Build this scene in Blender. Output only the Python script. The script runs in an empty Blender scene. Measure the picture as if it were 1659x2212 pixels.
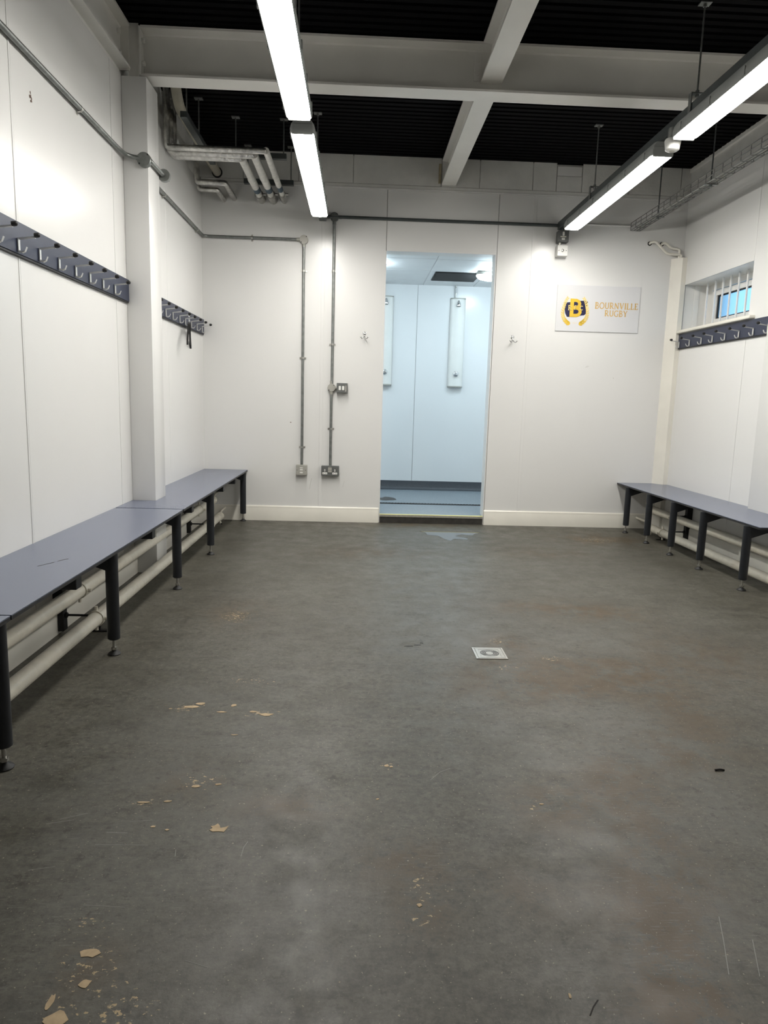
import bpy, bmesh, math, random
from mathutils import Vector, Matrix
random.seed(7)
S = bpy.context.scene
C = S.collection

# ------------------------------------------------------------------ camera, world, exposure
FPX, PITCH, ROLL, YAW = 1510.55, 0.155868, 0.028137, 0.040059      # image 1659 x 2212
cam_d = bpy.data.cameras.new('camera')
cam = bpy.data.objects.new('camera', cam_d)
C.objects.link(cam)
_f = Vector((math.sin(YAW) * math.cos(PITCH), math.cos(YAW) * math.cos(PITCH), -math.sin(PITCH)))
_r0 = Vector((math.cos(YAW), -math.sin(YAW), 0))
_u0 = _r0.cross(_f)
_r = math.cos(ROLL) * _r0 + math.sin(ROLL) * _u0
_u = -math.sin(ROLL) * _r0 + math.cos(ROLL) * _u0
_m = Matrix((_r, _u, -_f)).transposed().to_4x4()
_m.translation = Vector((0, 0, 1.0))
cam.matrix_world = _m
cam_d.sensor_fit = 'HORIZONTAL'
cam_d.sensor_width = 36.0
cam_d.lens = FPX * 36.0 / 1659.0
cam_d.clip_start = 0.02
S.camera = cam

world = bpy.data.worlds.new('sky')
S.world = world
world.use_nodes = True
world.node_tree.nodes['Background'].inputs[0].default_value = (0.30, 0.62, 0.97, 1)
world.node_tree.nodes['Background'].inputs[1].default_value = 1.9

S.view_settings.view_transform = 'Standard'
S.view_settings.look = 'None'
S.view_settings.gamma = 1
S.view_settings.exposure = 0.0
S.view_settings.use_curve_mapping = False

LAMP = 50.0            # strip light diffusers
LAMP_SHOWER = 62.0     # bulkhead diffusers in the shower room

# ------------------------------------------------------------------ materials
def nodes_of(m):
    m.use_nodes = True
    nt = m.node_tree
    return nt, nt.nodes['Principled BSDF']

def mat(name, col, rough=0.5, metal=0.0, var=0.06, scale=8.0, bump=0.0, bscale=60.0, spec=0.5, rvar=0.0, coord='Object'):
    m = bpy.data.materials.new(name)
    nt, b = nodes_of(m)
    b.inputs['Roughness'].default_value = rough
    b.inputs['Metallic'].default_value = metal
    b.inputs['Specular IOR Level'].default_value = spec
    tc = nt.nodes.new('ShaderNodeTexCoord')
    n = nt.nodes.new('ShaderNodeTexNoise')
    n.inputs['Scale'].default_value = scale
    n.inputs['Detail'].default_value = 6
    nt.links.new(tc.outputs[coord], n.inputs['Vector'])
    r = nt.nodes.new('ShaderNodeValToRGB')
    r.color_ramp.elements[0].position = 0.3
    r.color_ramp.elements[1].position = 0.7
    r.color_ramp.elements[0].color = (*[max(0, c * (1 - var)) for c in col], 1)
    r.color_ramp.elements[1].color = (*[min(1, c * (1 + var)) for c in col], 1)
    nt.links.new(n.outputs['Fac'], r.inputs['Fac'])
    nt.links.new(r.outputs['Color'], b.inputs['Base Color'])
    if rvar:
        mr = nt.nodes.new('ShaderNodeMapRange')
        mr.inputs['To Min'].default_value = max(0.02, rough - rvar)
        mr.inputs['To Max'].default_value = rough + rvar
        nt.links.new(n.outputs['Fac'], mr.inputs['Value'])
        nt.links.new(mr.outputs['Result'], b.inputs['Roughness'])
    if bump:
        n2 = nt.nodes.new('ShaderNodeTexNoise')
        n2.inputs['Scale'].default_value = bscale
        n2.inputs['Detail'].default_value = 4
        nt.links.new(tc.outputs[coord], n2.inputs['Vector'])
        bp = nt.nodes.new('ShaderNodeBump')
        bp.inputs['Strength'].default_value = bump
        bp.inputs['Distance'].default_value = 0.004
        nt.links.new(n2.outputs['Fac'], bp.inputs['Height'])
        nt.links.new(bp.outputs['Normal'], b.inputs['Normal'])
    return m

def emit(name, col, strength):
    m = bpy.data.materials.new(name)
    nt, b = nodes_of(m)
    b.inputs['Base Color'].default_value = (0.9, 0.9, 0.9, 1)
    b.inputs['Emission Color'].default_value = (*col, 1)
    b.inputs['Emission Strength'].default_value = strength
    b.inputs['Roughness'].default_value = 0.4
    return m

M = {}
M['panel'] = mat('white_cladding', (0.75, 0.746, 0.73), 0.25, var=0.012, scale=1.2, bump=0.03, bscale=2.5, spec=0.42, rvar=0.04)
M['panel_matt'] = mat('white_satin_cladding', (0.75, 0.742, 0.725), 0.36, var=0.015, scale=1.2, spec=0.4)
M['joint'] = mat('joint_backing', (0.52, 0.51, 0.49), 0.7)  # wall backing that shows through the panel gaps
M['gloss'] = mat('white_gloss_paint', (0.78, 0.755, 0.68), 0.3, var=0.04, scale=6)
M['paint'] = mat('white_steel_paint', (0.84, 0.825, 0.78), 0.42, var=0.03, scale=5, bump=0.06, bscale=90)
M['plaster'] = mat('painted_blockwork', (0.68, 0.675, 0.645), 0.75, var=0.06, scale=9, bump=0.5, bscale=70)
M['deck'] = mat('black_deck', (0.0018, 0.0018, 0.0023), 0.6, var=0.2, spec=0.06)
M['bench'] = mat('grey_blue_laminate', (0.132, 0.150, 0.212), 0.27, var=0.02, scale=300, spec=0.6)
M['black_edge'] = mat('black_laminate_edge', (0.012, 0.012, 0.014), 0.5)
M['navy_frame'] = mat('dark_powder_coat', (0.012, 0.014, 0.018), 0.42, var=0.1, scale=60)
M['navy_board'] = mat('navy_laminate', (0.023, 0.030, 0.060), 0.42, var=0.05, scale=40)
M['chrome'] = mat('chrome', (0.75, 0.75, 0.75), 0.18, 1.0, var=0.03)
M['satin'] = mat('satin_metal', (0.66, 0.66, 0.64), 0.38, 0.55, var=0.04, scale=50)
M['steel'] = mat('stainless_steel', (0.50, 0.49, 0.46), 0.34, 1.0, var=0.06, scale=40)
M['galv'] = mat('galvanised_steel', (0.24, 0.25, 0.24), 0.45, 0.85, var=0.18, scale=30)
M['galv_dark'] = mat('dark_grey_trunking', (0.075, 0.085, 0.085), 0.42, 0.35, var=0.12, scale=20)
M['tray'] = mat('zinc_wire', (0.13, 0.13, 0.125), 0.4, 0.6, var=0.15, scale=30)
M['black'] = mat('black_rubber', (0.008, 0.008, 0.008), 0.55)
M['black_steel'] = mat('black_steel', (0.015, 0.015, 0.015), 0.5, 0.3)
M['pipe'] = mat('cream_pipe_paint', (0.74, 0.70, 0.60), 0.38, var=0.08, scale=25, bump=0.1, bscale=200)
M['foil'] = mat('foil_lagging', (0.62, 0.61, 0.58), 0.28, 0.92, var=0.3, scale=30, bump=1.0, bscale=55)
M['foil_white'] = mat('pale_foil_lagging', (0.72, 0.71, 0.67), 0.5, 0.15, var=0.12, scale=26, bump=0.8, bscale=45)
M['blue_tape'] = mat('dark_blue_tape', (0.04, 0.075, 0.11), 0.5)
M['white_plastic'] = mat('white_plastic', (0.78, 0.775, 0.74), 0.35, var=0.02)
M['cream_plastic'] = mat('cream_plastic', (0.70, 0.68, 0.58), 0.4, var=0.02)
M['grey_case'] = mat('grey_hammered_metal', (0.14, 0.145, 0.14), 0.45, 0.25, var=0.15, scale=120, bump=0.25, bscale=300)
M['grey_case_pale'] = mat('pale_grey_metal', (0.40, 0.39, 0.35), 0.5, 0.2, var=0.04)
M['lamp_body'] = mat('grey_lamp_housing', (0.28, 0.29, 0.28), 0.45, var=0.04)
M['lamp'] = emit('lit_diffuser', (1.0, 0.972, 0.915), LAMP)
M['lamp_shower'] = emit('lit_bulkhead_diffuser', (0.74, 0.905, 1.0), LAMP_SHOWER)
M['sign'] = mat('white_acrylic', (0.68, 0.68, 0.69), 0.10, var=0.01, scale=3)
M['sign_edge'] = mat('clear_sign_edge', (0.5, 0.5, 0.5), 0.2)
M['gold'] = mat('gold_print', (0.72, 0.47, 0.035), 0.4, var=0.15, scale=10)
M['gold_pale'] = mat('pale_gold_print', (0.78, 0.60, 0.20), 0.4, var=0.12, scale=30)
M['gold_text'] = mat('ochre_print', (0.62, 0.40, 0.13), 0.4)
M['gold_faint'] = mat('faint_ochre_print', (0.72, 0.62, 0.45), 0.4)
M['navy_print'] = mat('navy_print', (0.010, 0.010, 0.055), 0.4)
M['shower_wall'] = mat('shower_cladding', (0.80, 0.81, 0.81), 0.22, var=0.012, scale=1.5, spec=0.5)
M['tile'] = mat('ceiling_tile', (0.76, 0.77, 0.77), 0.5, var=0.03, scale=6)
M['shower_floor'] = mat('blue_grey_safety_floor', (0.20, 0.235, 0.26), 0.5, var=0.16, scale=90)
M['cove'] = mat('dark_coved_skirting', (0.055, 0.062, 0.072), 0.5, var=0.25, scale=160)
M['alu'] = mat('aluminium_nosing', (0.45, 0.44, 0.38), 0.45, 0.6, var=0.12, scale=60)
M['yellow'] = mat('pale_yellow_strip', (0.72, 0.68, 0.22), 0.5)
M['riser'] = mat('dark_riser_vinyl', (0.035, 0.032, 0.028), 0.5, var=0.3, scale=30)
M['upvc'] = mat('white_window_frame', (0.80, 0.79, 0.76), 0.28, var=0.01)
M['water'] = mat('standing_water', (0.09, 0.09, 0.09), 0.03, var=0.03, spec=0.7)
M['chip'] = mat('bare_screed', (0.45, 0.34, 0.21), 0.8, var=0.15, scale=60)
M['wood'] = mat('raw_packing_board', (0.42, 0.36, 0.24), 0.8, var=0.15, scale=40)
M['stain'] = mat('brown_mark', (0.10, 0.05, 0.03), 0.7)
M['faint_mark'] = mat('grey_scuff', (0.50, 0.49, 0.46), 0.6)
M['twig'] = mat('dark_debris', (0.015, 0.012, 0.01), 0.8)
M['soil'] = mat('cream_soil_pipe', (0.50, 0.47, 0.38), 0.6, var=0.12, scale=18, bump=0.5, bscale=40)

g = bpy.data.materials.new('frosted_glass')
nt, b = nodes_of(g)
b.inputs['Base Color'].default_value = (0.86, 0.95, 1.0, 1)
b.inputs['Transmission Weight'].default_value = 1.0
b.inputs['Roughness'].default_value = 0.32
b.inputs['IOR'].default_value = 1.2
_n = nt.nodes.new('ShaderNodeTexNoise'); _n.inputs['Scale'].default_value = 350
_b = nt.nodes.new('ShaderNodeBump'); _b.inputs['Strength'].default_value = 0.15
nt.links.new(_n.outputs['Fac'], _b.inputs['Height']); nt.links.new(_b.outputs['Normal'], b.inputs['Normal'])
M['glass'] = g

def floor_material():
    m = bpy.data.materials.new('worn_grey_vinyl')
    nt, b = nodes_of(m)
    N, L = nt.nodes.new, nt.links.new
    tc = N('ShaderNodeTexCoord')
    def noise(scale, detail=6, rough=0.6, stretch=None):
        n = N('ShaderNodeTexNoise')
        n.inputs['Scale'].default_value = scale
        n.inputs['Detail'].default_value = detail
        n.inputs['Roughness'].default_value = rough
        if stretch:
            mp = N('ShaderNodeMapping')
            mp.inputs['Scale'].default_value = stretch[:3]
            mp.inputs['Rotation'].default_value = (0, 0, stretch[3])
            L(tc.outputs['Object'], mp.inputs['Vector']); L(mp.outputs['Vector'], n.inputs['Vector'])
        else:
            L(tc.outputs['Object'], n.inputs['Vector'])
        return n.outputs['Fac']
    def rng(v, a, b_, c=0.0, d=1.0):
        r = N('ShaderNodeMapRange')
        r.inputs['From Min'].default_value = a; r.inputs['From Max'].default_value = b_
        r.inputs['To Min'].default_value = c; r.inputs['To Max'].default_value = d
        L(v, r.inputs['Value']); return r.outputs['Result']
    def mix(f, a, c, mode='MIX'):
        x = N('ShaderNodeMix'); x.data_type = 'RGBA'; x.blend_type = mode
        if isinstance(f, float): x.inputs[0].default_value = f
        else: L(f, x.inputs[0])
        for i, v in ((6, a), (7, c)):
            if isinstance(v, tuple): x.inputs[i].default_value = (*v, 1)
            else: L(v, x.inputs[i])
        return x.outputs[2]
    def op(o, a, c):
        x = N('ShaderNodeMath'); x.operation = o
        for i, v in enumerate((a, c)):
            if isinstance(v, (int, float)): x.inputs[i].default_value = v
            else: L(v, x.inputs[i])
        return x.outputs[0]
    def attr(name):
        a = N('ShaderNodeAttribute'); a.attribute_name = name; return a.outputs['Fac']
    base = mix(rng(noise(1.9, 10, 0.78), 0.40, 0.60), (0.068, 0.0635, 0.049), (0.090, 0.0860, 0.070))
    base = mix(rng(noise(4.5, 10, 0.8, (1, 2.0, 1, 0.2)), 0.51, 0.60, 0, 0.75), base, (0.052, 0.048, 0.038))
    grain = rng(noise(48, 9, 0.85), 0.40, 0.60, 0.62, 1.40)
    gr = N('ShaderNodeCombineColor')
    for i in range(3): L(grain, gr.inputs[i])
    base = mix(1.0, base, gr.outputs[0], 'MULTIPLY')
    br = op('MULTIPLY', attr('brown'), rng(noise(6, 10, 0.82), 0.44, 0.53))
    base = mix(op('MINIMUM', br, 0.9), base, (0.075, 0.048, 0.021))
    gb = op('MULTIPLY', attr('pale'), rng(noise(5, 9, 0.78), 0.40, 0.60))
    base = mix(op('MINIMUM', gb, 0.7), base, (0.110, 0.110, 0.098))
    # dark flecks
    base = mix(rng(noise(30, 6, 0.75), 0.575, 0.62, 0, 0.6), base, (0.034, 0.031, 0.025))
    # pale scratches and rubbed spots
    sc = op('MULTIPLY', rng(noise(26, 2, 0.5, (1.0, 9.0, 1, 0.25)), 0.60, 0.68, 0, 0.32), rng(noise(2.0, 2), 0.45, 0.6))
    base = mix(sc, base, (0.19, 0.185, 0.17))
    base = mix(rng(noise(150, 2, 0.5), 0.69, 0.71, 0, 0.75), base, (0.30, 0.27, 0.20))
    # bare chips, only where the attribute says the coat is worn
    ch = op('ADD', noise(62, 5, 0.65, (1, 1.5, 1, 0.1)), op('MULTIPLY', attr('chip'), 0.22))
    base = mix(rng(ch, 0.725, 0.74, 0, 0.95), base, (0.43, 0.32, 0.18))
    L(base, b.inputs['Base Color'])
    L(rng(noise(9, 6), 0.3, 0.7, 0.36, 0.56), b.inputs['Roughness'])
    b.inputs['Specular IOR Level'].default_value = 0.42
    bp = N('ShaderNodeBump'); bp.inputs['Strength'].default_value = 0.12; bp.inputs['Distance'].default_value = 0.003
    L(noise(160, 4), bp.inputs['Height']); L(bp.outputs['Normal'], b.inputs['Normal'])
    return m
M['floor'] = floor_material()

# ------------------------------------------------------------------ mesh helpers
ORG = {}        # world location of every root Empty

class MB:
    """Collects shapes in world coordinates and links them as one mesh object."""
    def __init__(s): s.bm = bmesh.new()
    def box(s, x0, x1, y0, y1, z0, z1, bev=0.0, seg=2, mi=0):
        r = bmesh.ops.create_cube(s.bm, size=1.0)
        vs = r['verts']
        for v in vs:
            v.co = Vector(((x0 + x1) / 2 + v.co.x * (x1 - x0), (y0 + y1) / 2 + v.co.y * (y1 - y0), (z0 + z1) / 2 + v.co.z * (z1 - z0)))
        if mi:
            for f in {f for v in vs for f in v.link_faces}: f.material_index = mi
        if bev:
            es = list({e for v in vs for e in v.link_edges})
            bmesh.ops.bevel(s.bm, geom=es, offset=bev, segments=seg, affect='EDGES', profile=0.5)
        return s
    def cyl(s, p0, p1, r0, r1=None, seg=16, cap=True):
        r1 = r0 if r1 is None else r1
        p0, p1 = Vector(p0), Vector(p1)
        d = p1 - p0
        q = d.to_track_quat('Z', 'Y').to_matrix().to_4x4()
        q.translation = (p0 + p1) / 2
        bmesh.ops.create_cone(s.bm, cap_ends=cap, segments=seg, radius1=r0, radius2=r1, depth=d.length, matrix=q)
        return s
    def ball(s, p, r, sx=1, sy=1, sz=1, u=14, v=9):
        m = Matrix.Translation(Vector(p)) @ Matrix.Diagonal((r * sx, r * sy, r * sz, 1))
        bmesh.ops.create_uvsphere(s.bm, u_segments=u, v_segments=v, radius=1.0, matrix=m)
        return s
    def prism(s, pts, d):
        """planar polygon pts (3-D) extruded by the vector d"""
        a = [s.bm.verts.new(Vector(p)) for p in pts]
        c = [s.bm.verts.new(Vector(p) + Vector(d)) for p in pts]
        n = len(pts)
        fs = [s.bm.faces.new(a), s.bm.faces.new(c[::-1])]
        for i in range(n):
            fs.append(s.bm.faces.new((a[(i + 1) % n], a[i], c[i], c[(i + 1) % n])))
        bmesh.ops.recalc_face_normals(s.bm, faces=fs)
        return s
    def loft(s, secs, closed=True, caps=True):
        """list of equal-length point rings"""
        rings = [[s.bm.verts.new(Vector(p)) for p in sec] for sec in secs]
        n = len(rings[0]); fs = []
        for a, c in zip(rings, rings[1:]):
            for i in range(n if closed else n - 1):
                fs.append(s.bm.faces.new((a[i], a[(i + 1) % n], c[(i + 1) % n], c[i])))
        if caps:
            fs.append(s.bm.faces.new(rings[0][::-1])); fs.append(s.bm.faces.new(rings[-1]))
        bmesh.ops.recalc_face_normals(s.bm, faces=fs)
        return s
    def lathe(s, p, prof, seg=20, axis='Z'):
        """profile of (radius, height) about an axis through p"""
        secs = []
        for r, h in prof:
            ring = []
            for i in range(seg):
                a = 2 * math.pi * i / seg
                c, d = max(r, 1e-4) * math.cos(a), max(r, 1e-4) * math.sin(a)
                ring.append({'Z': (p[0] + c, p[1] + d, p[2] + h), 'Y': (p[0] + c, p[1] + h, p[2] + d), 'X': (p[0] + h, p[1] + c, p[2] + d)}[axis])
            secs.append(ring)
        return s.loft(secs)
    def tube(s, path, r, fil=0.0, seg=12, fs=5, wob=0.0):
        path = [Vector(p) for p in path]
        pts = [path[0]]
        for i in range(1, len(path) - 1):
            a, p, c = path[i - 1], path[i], path[i + 1]
            if fil <= 0: pts.append(p); continue
            d0, d1 = (a - p), (c - p)
            f = min(fil, d0.length * 0.48, d1.length * 0.48)
            q0, q1 = p + d0.normalized() * f, p + d1.normalized() * f
            for k in range(fs + 1):
                t = k / fs
                pts.append(q0 * (1 - t) ** 2 + p * 2 * t * (1 - t) + q1 * t * t)
        pts.append(path[-1])
        secs = []
        prev = None
        for i, p in enumerate(pts):
            if i == 0: d = pts[1] - p
            elif i == len(pts) - 1: d = p - pts[-2]
            else: d = (pts[i + 1] - p).normalized() + (p - pts[i - 1]).normalized()
            d.normalize()
            if prev is None:
                n = d.orthogonal().normalized()
            else:
                n = (prev - d * prev.dot(d)).normalized()
            prev = n
            bn = d.cross(n)
            rr = r * (1 + random.uniform(-wob, wob))
            secs.append([p + (n * math.cos(2 * math.pi * k / seg) + bn * math.sin(2 * math.pi * k / seg)) * rr for k in range(seg)])
        return s.loft(secs)
    def ribbon(s, pts, w, nrm, t):
        """flat stroke along a polyline, facing nrm, thickness t; w one width or one per point"""
        pts = [Vector(p) for p in pts]; nrm = Vector(nrm)
        ws = w if isinstance(w, (list, tuple)) else [w] * len(pts)
        secs = []
        for i, p in enumerate(pts):
            if i == 0: d = pts[1] - p
            elif i == len(pts) - 1: d = p - pts[-2]
            else: d = (pts[i + 1] - p).normalized() + (p - pts[i - 1]).normalized()
            side = d.cross(nrm).normalized() * ws[i] / 2
            secs.append([p - side, p + side, p + side + nrm * t, p - side + nrm * t])
        return s.loft(secs)
    def build(s, name, m, parent=None, smooth=None):
        off = ORG.get(parent.name, Vector((0, 0, 0))) if parent else Vector((0, 0, 0))
        me = bpy.data.meshes.new(name)
        if parent:
            bmesh.ops.translate(s.bm, verts=s.bm.verts, vec=-off)
        s.bm.to_mesh(me); s.bm.free()
        for k in (m if isinstance(m, (list, tuple)) else [m]):
            me.materials.append(M[k])
        if smooth:
            for p in me.polygons: p.use_smooth = True
            try: me.set_sharp_from_angle(angle=math.radians(smooth))
            except Exception: pass
        o = bpy.data.objects.new(name, me)
        C.objects.link(o)
        if parent:
            o.parent = parent
            ORG[o.name] = off
        return o

def tag(o, label, cat, group=None, kind=None):
    o['label'] = label; o['category'] = cat
    if group: o['group'] = group
    if kind: o['kind'] = kind
    return o
def thing(name, label, cat, loc=(0, 0, 0), group=None, kind=None):
    o = bpy.data.objects.new(name, None)
    o.empty_display_size = 0.05
    C.objects.link(o); o.location = loc
    ORG[o.name] = Vector(loc)
    return tag(o, label, cat, group, kind)
def struct(o, label, cat): return tag(o, label, cat, None, 'structure')
def dup(root, loc, label, group=None):
    r = root.copy(); C.objects.link(r); r.location = loc; r['label'] = label
    ORG[r.name] = Vector(loc)
    if group: r['group'] = group
    for ch in list(root.children):
        c = ch.copy(); C.objects.link(c); c.parent = r
        for gch in list(ch.children):
            d = gch.copy(); C.objects.link(d); d.parent = c
    return r
def dup_part(part, parent, delta):
    c = part.copy(); C.objects.link(c); c.parent = parent
    c.location = Vector(part.location) + Vector(delta)
    for gch in list(part.children):
        d = gch.copy(); C.objects.link(d); d.parent = c
    return c

# ------------------------------------------------------------------ room numbers (metres)
XL, XR, D, Y0, ZC = -1.256, 2.585, 5.787, -1.3, 2.88
DL, DR, DH = 0.191, 1.066, 2.187           # doorway
UX, UY, UZ = Vector((1, 0, 0)), Vector((0, 1, 0)), Vector((0, 0, 1))

# ------------------------------------------------------------------ floor
def make_floor():
    nx, ny = 98, 180
    x0, x1, y0, y1 = XL - 0.05, XR + 0.06, Y0, D + 0.012
    vs, fs, brown, chip, pale = [], [], [], [], []
    B = [(0.57, 2.40, .22, .16, .9), (0.735, 1.75, .10, .16, 1), (0.70, 1.42, .10, .18, 1), (0.52, 1.63, .10, .10, 1), (0.92, 3.38, .30, .13, .8),
         (0.60, 1.10, .07, .11, .9), (1.20, 3.28, .22, .12, .8), (0.12, 1.40, .10, .08, .8), (-0.16, 1.615, .15, .05, .8), (1.85, 5.25, .30, .22, 1),
         (0.50, 5.66, .40, .10, 1), (0.75, 2.57, .22, .12, .9), (0.16, 4.58, .35, .15, .7), (0.94, 1.90, .14, .14, .8), (0.62, 2.83, .13, .09, 1),
         (0.82, 2.39, .15, .12, .9), (1.10, 2.2, .12, .3, .8), (1.3, 4.7, .3, .15, .6), (0.62, 1.25, .09, .12, .7), (0.35, 1.3, .12, .08, .5),
         (-0.55, 3.2, .15, .2, .5), (-0.42, 1.73, .09, .06, .8), (0.15, 1.24, .05, .06, .9), (-0.46, 1.12, .06, .06, .7), (0.4, 3.9, .2, .2, .5),
         (1.05, 2.55, .2, .15, .6), (0.56, 1.02, .08, .06, .9), (1.4, 2.7, .25, .3, .6)]
    K = [(-0.54, 2.17, .055, .035, 1.05), (-0.30, 2.13, .055, .025, 1.0), (-0.45, 1.11, .06, .05, .7), (-0.40, 1.72, .06, .035, .95), (-0.50, 1.62, .05, .02, .8),
         (0.145, 1.235, .028, .03, 1.0), (0.16, 1.33, .035, .04, .8), (0.62, 2.86, .045, .035, 1.0), (0.80, 2.66, .08, .035, 1.0), (0.60, 2.56, .06, .03, .7), (0.49, 1.625, .035, .02, .9),
         (-0.55, 3.15, .09, .12, .75), (-0.35, 1.04, .06, .03, .4), (-0.4, 2.05, .2, .12, .0), (-0.35, 1.85, .15, .1, .05), (0.10, 1.81, .03, .03, .6), (1.85, 5.2, .25, .12, .6),
         (-0.42, 0.98, .12, .06, .25), (-0.50, 1.22, .05, .03, .6), (-0.38, 2.4, .12, .05, .5)]
    G = [(-.5, 1.75, .35, .7, .65), (0.95, 1.62, .14, .22, .8), (0.58, 1.95, .2, .2, .6), (1.1, 2.9, .2, .25, .6), (0.86, 1.25, .1, .14, .7), (0.3, 3.6, .5, .9, .8), (0.45, 2.9, .3, .3, .8), (0.9, 2.0, .16, .22, .8), (0.62, 1.5, .06, .10, .8), (0.5, 5.2, .4, .3, .6), (0.75, 1.3, .06, .1, .6), (0.6, 4.2, .6, .4, .7), (0.35, 2.1, .2, .3, .6)]  # first patch: scratched grey area, paled further to make up missing lamp light
    K = [(a, c, d, e, .45 + .55 * f if f > .2 else f) for a, c, d, e, f in K]
    def fld(L, x, y):
        t = 0
        for cx, cy, rx, ry, a in L:
            d = ((x - cx) / rx) ** 2 + ((y - cy) / ry) ** 2
            if d < 9: t += a * math.exp(-d * 0.9)
        return min(t, 1.2)
    for j in range(ny + 1):
        for i in range(nx + 1):
            x = x0 + (x1 - x0) * i / nx; y = y0 + (y1 - y0) * j / ny
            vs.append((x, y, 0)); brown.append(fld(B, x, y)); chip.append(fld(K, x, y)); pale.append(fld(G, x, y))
    for j in range(ny):
        for i in range(nx):
            a = j * (nx + 1) + i
            fs.append((a, a + 1, a + nx + 2, a + nx + 1))
    me = bpy.data.meshes.new('floor'); me.from_pydata(vs, [], fs)
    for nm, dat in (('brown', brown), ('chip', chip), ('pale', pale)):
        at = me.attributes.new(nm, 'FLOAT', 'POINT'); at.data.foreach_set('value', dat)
    me.materials.append(M['floor'])
    o = bpy.data.objects.new('floor', me); C.objects.link(o)
    return struct(o, 'worn dark grey vinyl floor with brown stains and pale chips', 'floor')
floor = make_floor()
def flake(pts, k):
    b = MB(); b.prism([(x, y, 0.0003) for x, y in pts], (0, 0, 0.0007)); return b.build('paint_chip', k, floor)
def rough_poly(cx, cy, rx, ry, n=11, j=0.45):
    return [(cx + rx * (1 - random.random() * j) * math.cos(2 * math.pi * i / n), cy + ry * (1 - random.random() * j) * math.sin(2 * math.pi * i / n)) for i in range(n)]
flake([(-.327, 1.512), (-.318, 1.506), (-.303, 1.507), (-.292, 1.505), (-.288, 1.516), (-.285, 1.529), (-.294, 1.523), (-.303, 1.520), (-.306, 1.529), (-.312, 1.538), (-.318, 1.530), (-.327, 1.527), (-.321, 1.520)], 'chip')
for cx, cy, rx, ry in [(-.463, 1.143, .022, .013), (-.447, 1.076, .012, .012), (-.466, 1.005, .022, .02), (-.46, 1.525, .007, .005), (-.425, 1.513, .006, .004), (.100, 1.812, .008, .008), (.112, 1.806, .006, .005),
                       (-.512, 1.625, .02, .005), (-.39, 2.19, .012, .012), (-.275, 2.125, .03, .012), (-.42, 2.14, .02, .006), (.487, 1.627, .007, .004), (.07, 1.645, .006, .004), (.145, 1.265, .007, .006), (-.40, 1.70, .016, .008),
                       (-.345, 1.71, .010, .005), (-.49, 1.04, .006, .02), (.385, 1.045, .003, .008), (-.455, 1.63, .012, .005), (-.35, 1.985, .012, .003), (-.525, 2.175, .035, .012), (-.50, 2.20, .02, .012), (-.32, 2.145, .014, .008)]:
    flake(rough_poly(cx, cy, rx, ry), 'chip')

M['scratch'] = mat('pale_scratch', (0.24, 0.235, 0.22), 0.7)
for pts, w, k in (([(-0.561, 1.503), (-0.512, 1.5)], .0016, 'scratch'), ([(-0.57, 1.457), (-0.452, 1.456)], .0012, 'scratch'), ([(-0.687, 1.553), (-0.631, 1.578)], .0014, 'scratch'),
                  ([(0.744, 1.233), (0.721, 1.172), (0.688, 1.09)], .0016, 'scratch'), ([(0.778, 1.172), (0.742, 1.085)], .0014, 'scratch'), ([(0.215, 1.739), (0.245, 1.78), (0.276, 1.8)], .0010, 'scratch'),
                  ([(-0.238, 1.417), (-0.237, 1.45), (-0.231, 1.47)], .0012, 'scratch'), ([(-0.678, 1.37), (-0.626, 1.382)], .0010, 'scratch'), ([(-0.523, 1.266), (-0.439, 1.26)], .0010, 'scratch'),
                  ([(0.407, 1.006), (0.419, 1.024), (0.432, 1.038)], .0022, 'twig'), ([(-0.386, 1.441), (-0.382, 1.417)], .0010, 'scratch'),
                  ([(-0.289, 1.126), (-0.245, 1.11)], .0009, 'scratch'), ([(-0.711, 1.534), (-0.653, 1.551)], .0012, 'scratch'), ([(-0.521, 1.545), (-0.469, 1.551)], .0011, 'scratch')):
    b = MB(); b.ribbon([(x, y, .0002) for x, y in pts], w * 1.1, (0, 0, 1), .0001); b.build('floor_scratch', k, floor)

for cx, cy, rx, ry in ((.232, 2.782, .022, .007), (.268, 2.797, .016, .008), (.288, 2.822, .010, .012)):
    flake(rough_poly(cx, cy, rx, ry), 'riser')

# ------------------------------------------------------------------ ceiling deck
def make_deck():
    b = MB(); pitch = 0.062
    prof = []; y = Y0 - 0.1
    while y < D + 0.1:
        prof += [(y, ZC), (y + 0.036, ZC), (y + 0.042, ZC + 0.02), (y + 0.056, ZC + 0.02)]
        y += pitch
    b.loft([[(XL - 0.2, p[0], p[1]) for p in prof], [(XR + 0.2, p[0], p[1]) for p in prof]], closed=False, caps=False)
    return b.build('ceiling', 'deck')
struct(make_deck(), 'black corrugated metal roof deck above the white beams', 'ceiling')
b = MB(); b.box(XL - 0.3, XR + 0.5, Y0 - 0.2, D + 0.15, ZC + 0.03, ZC + 0.08)
struct(b.build('ceiling', 'deck'), 'dark roof slab over the corrugated deck', 'ceiling')

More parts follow.
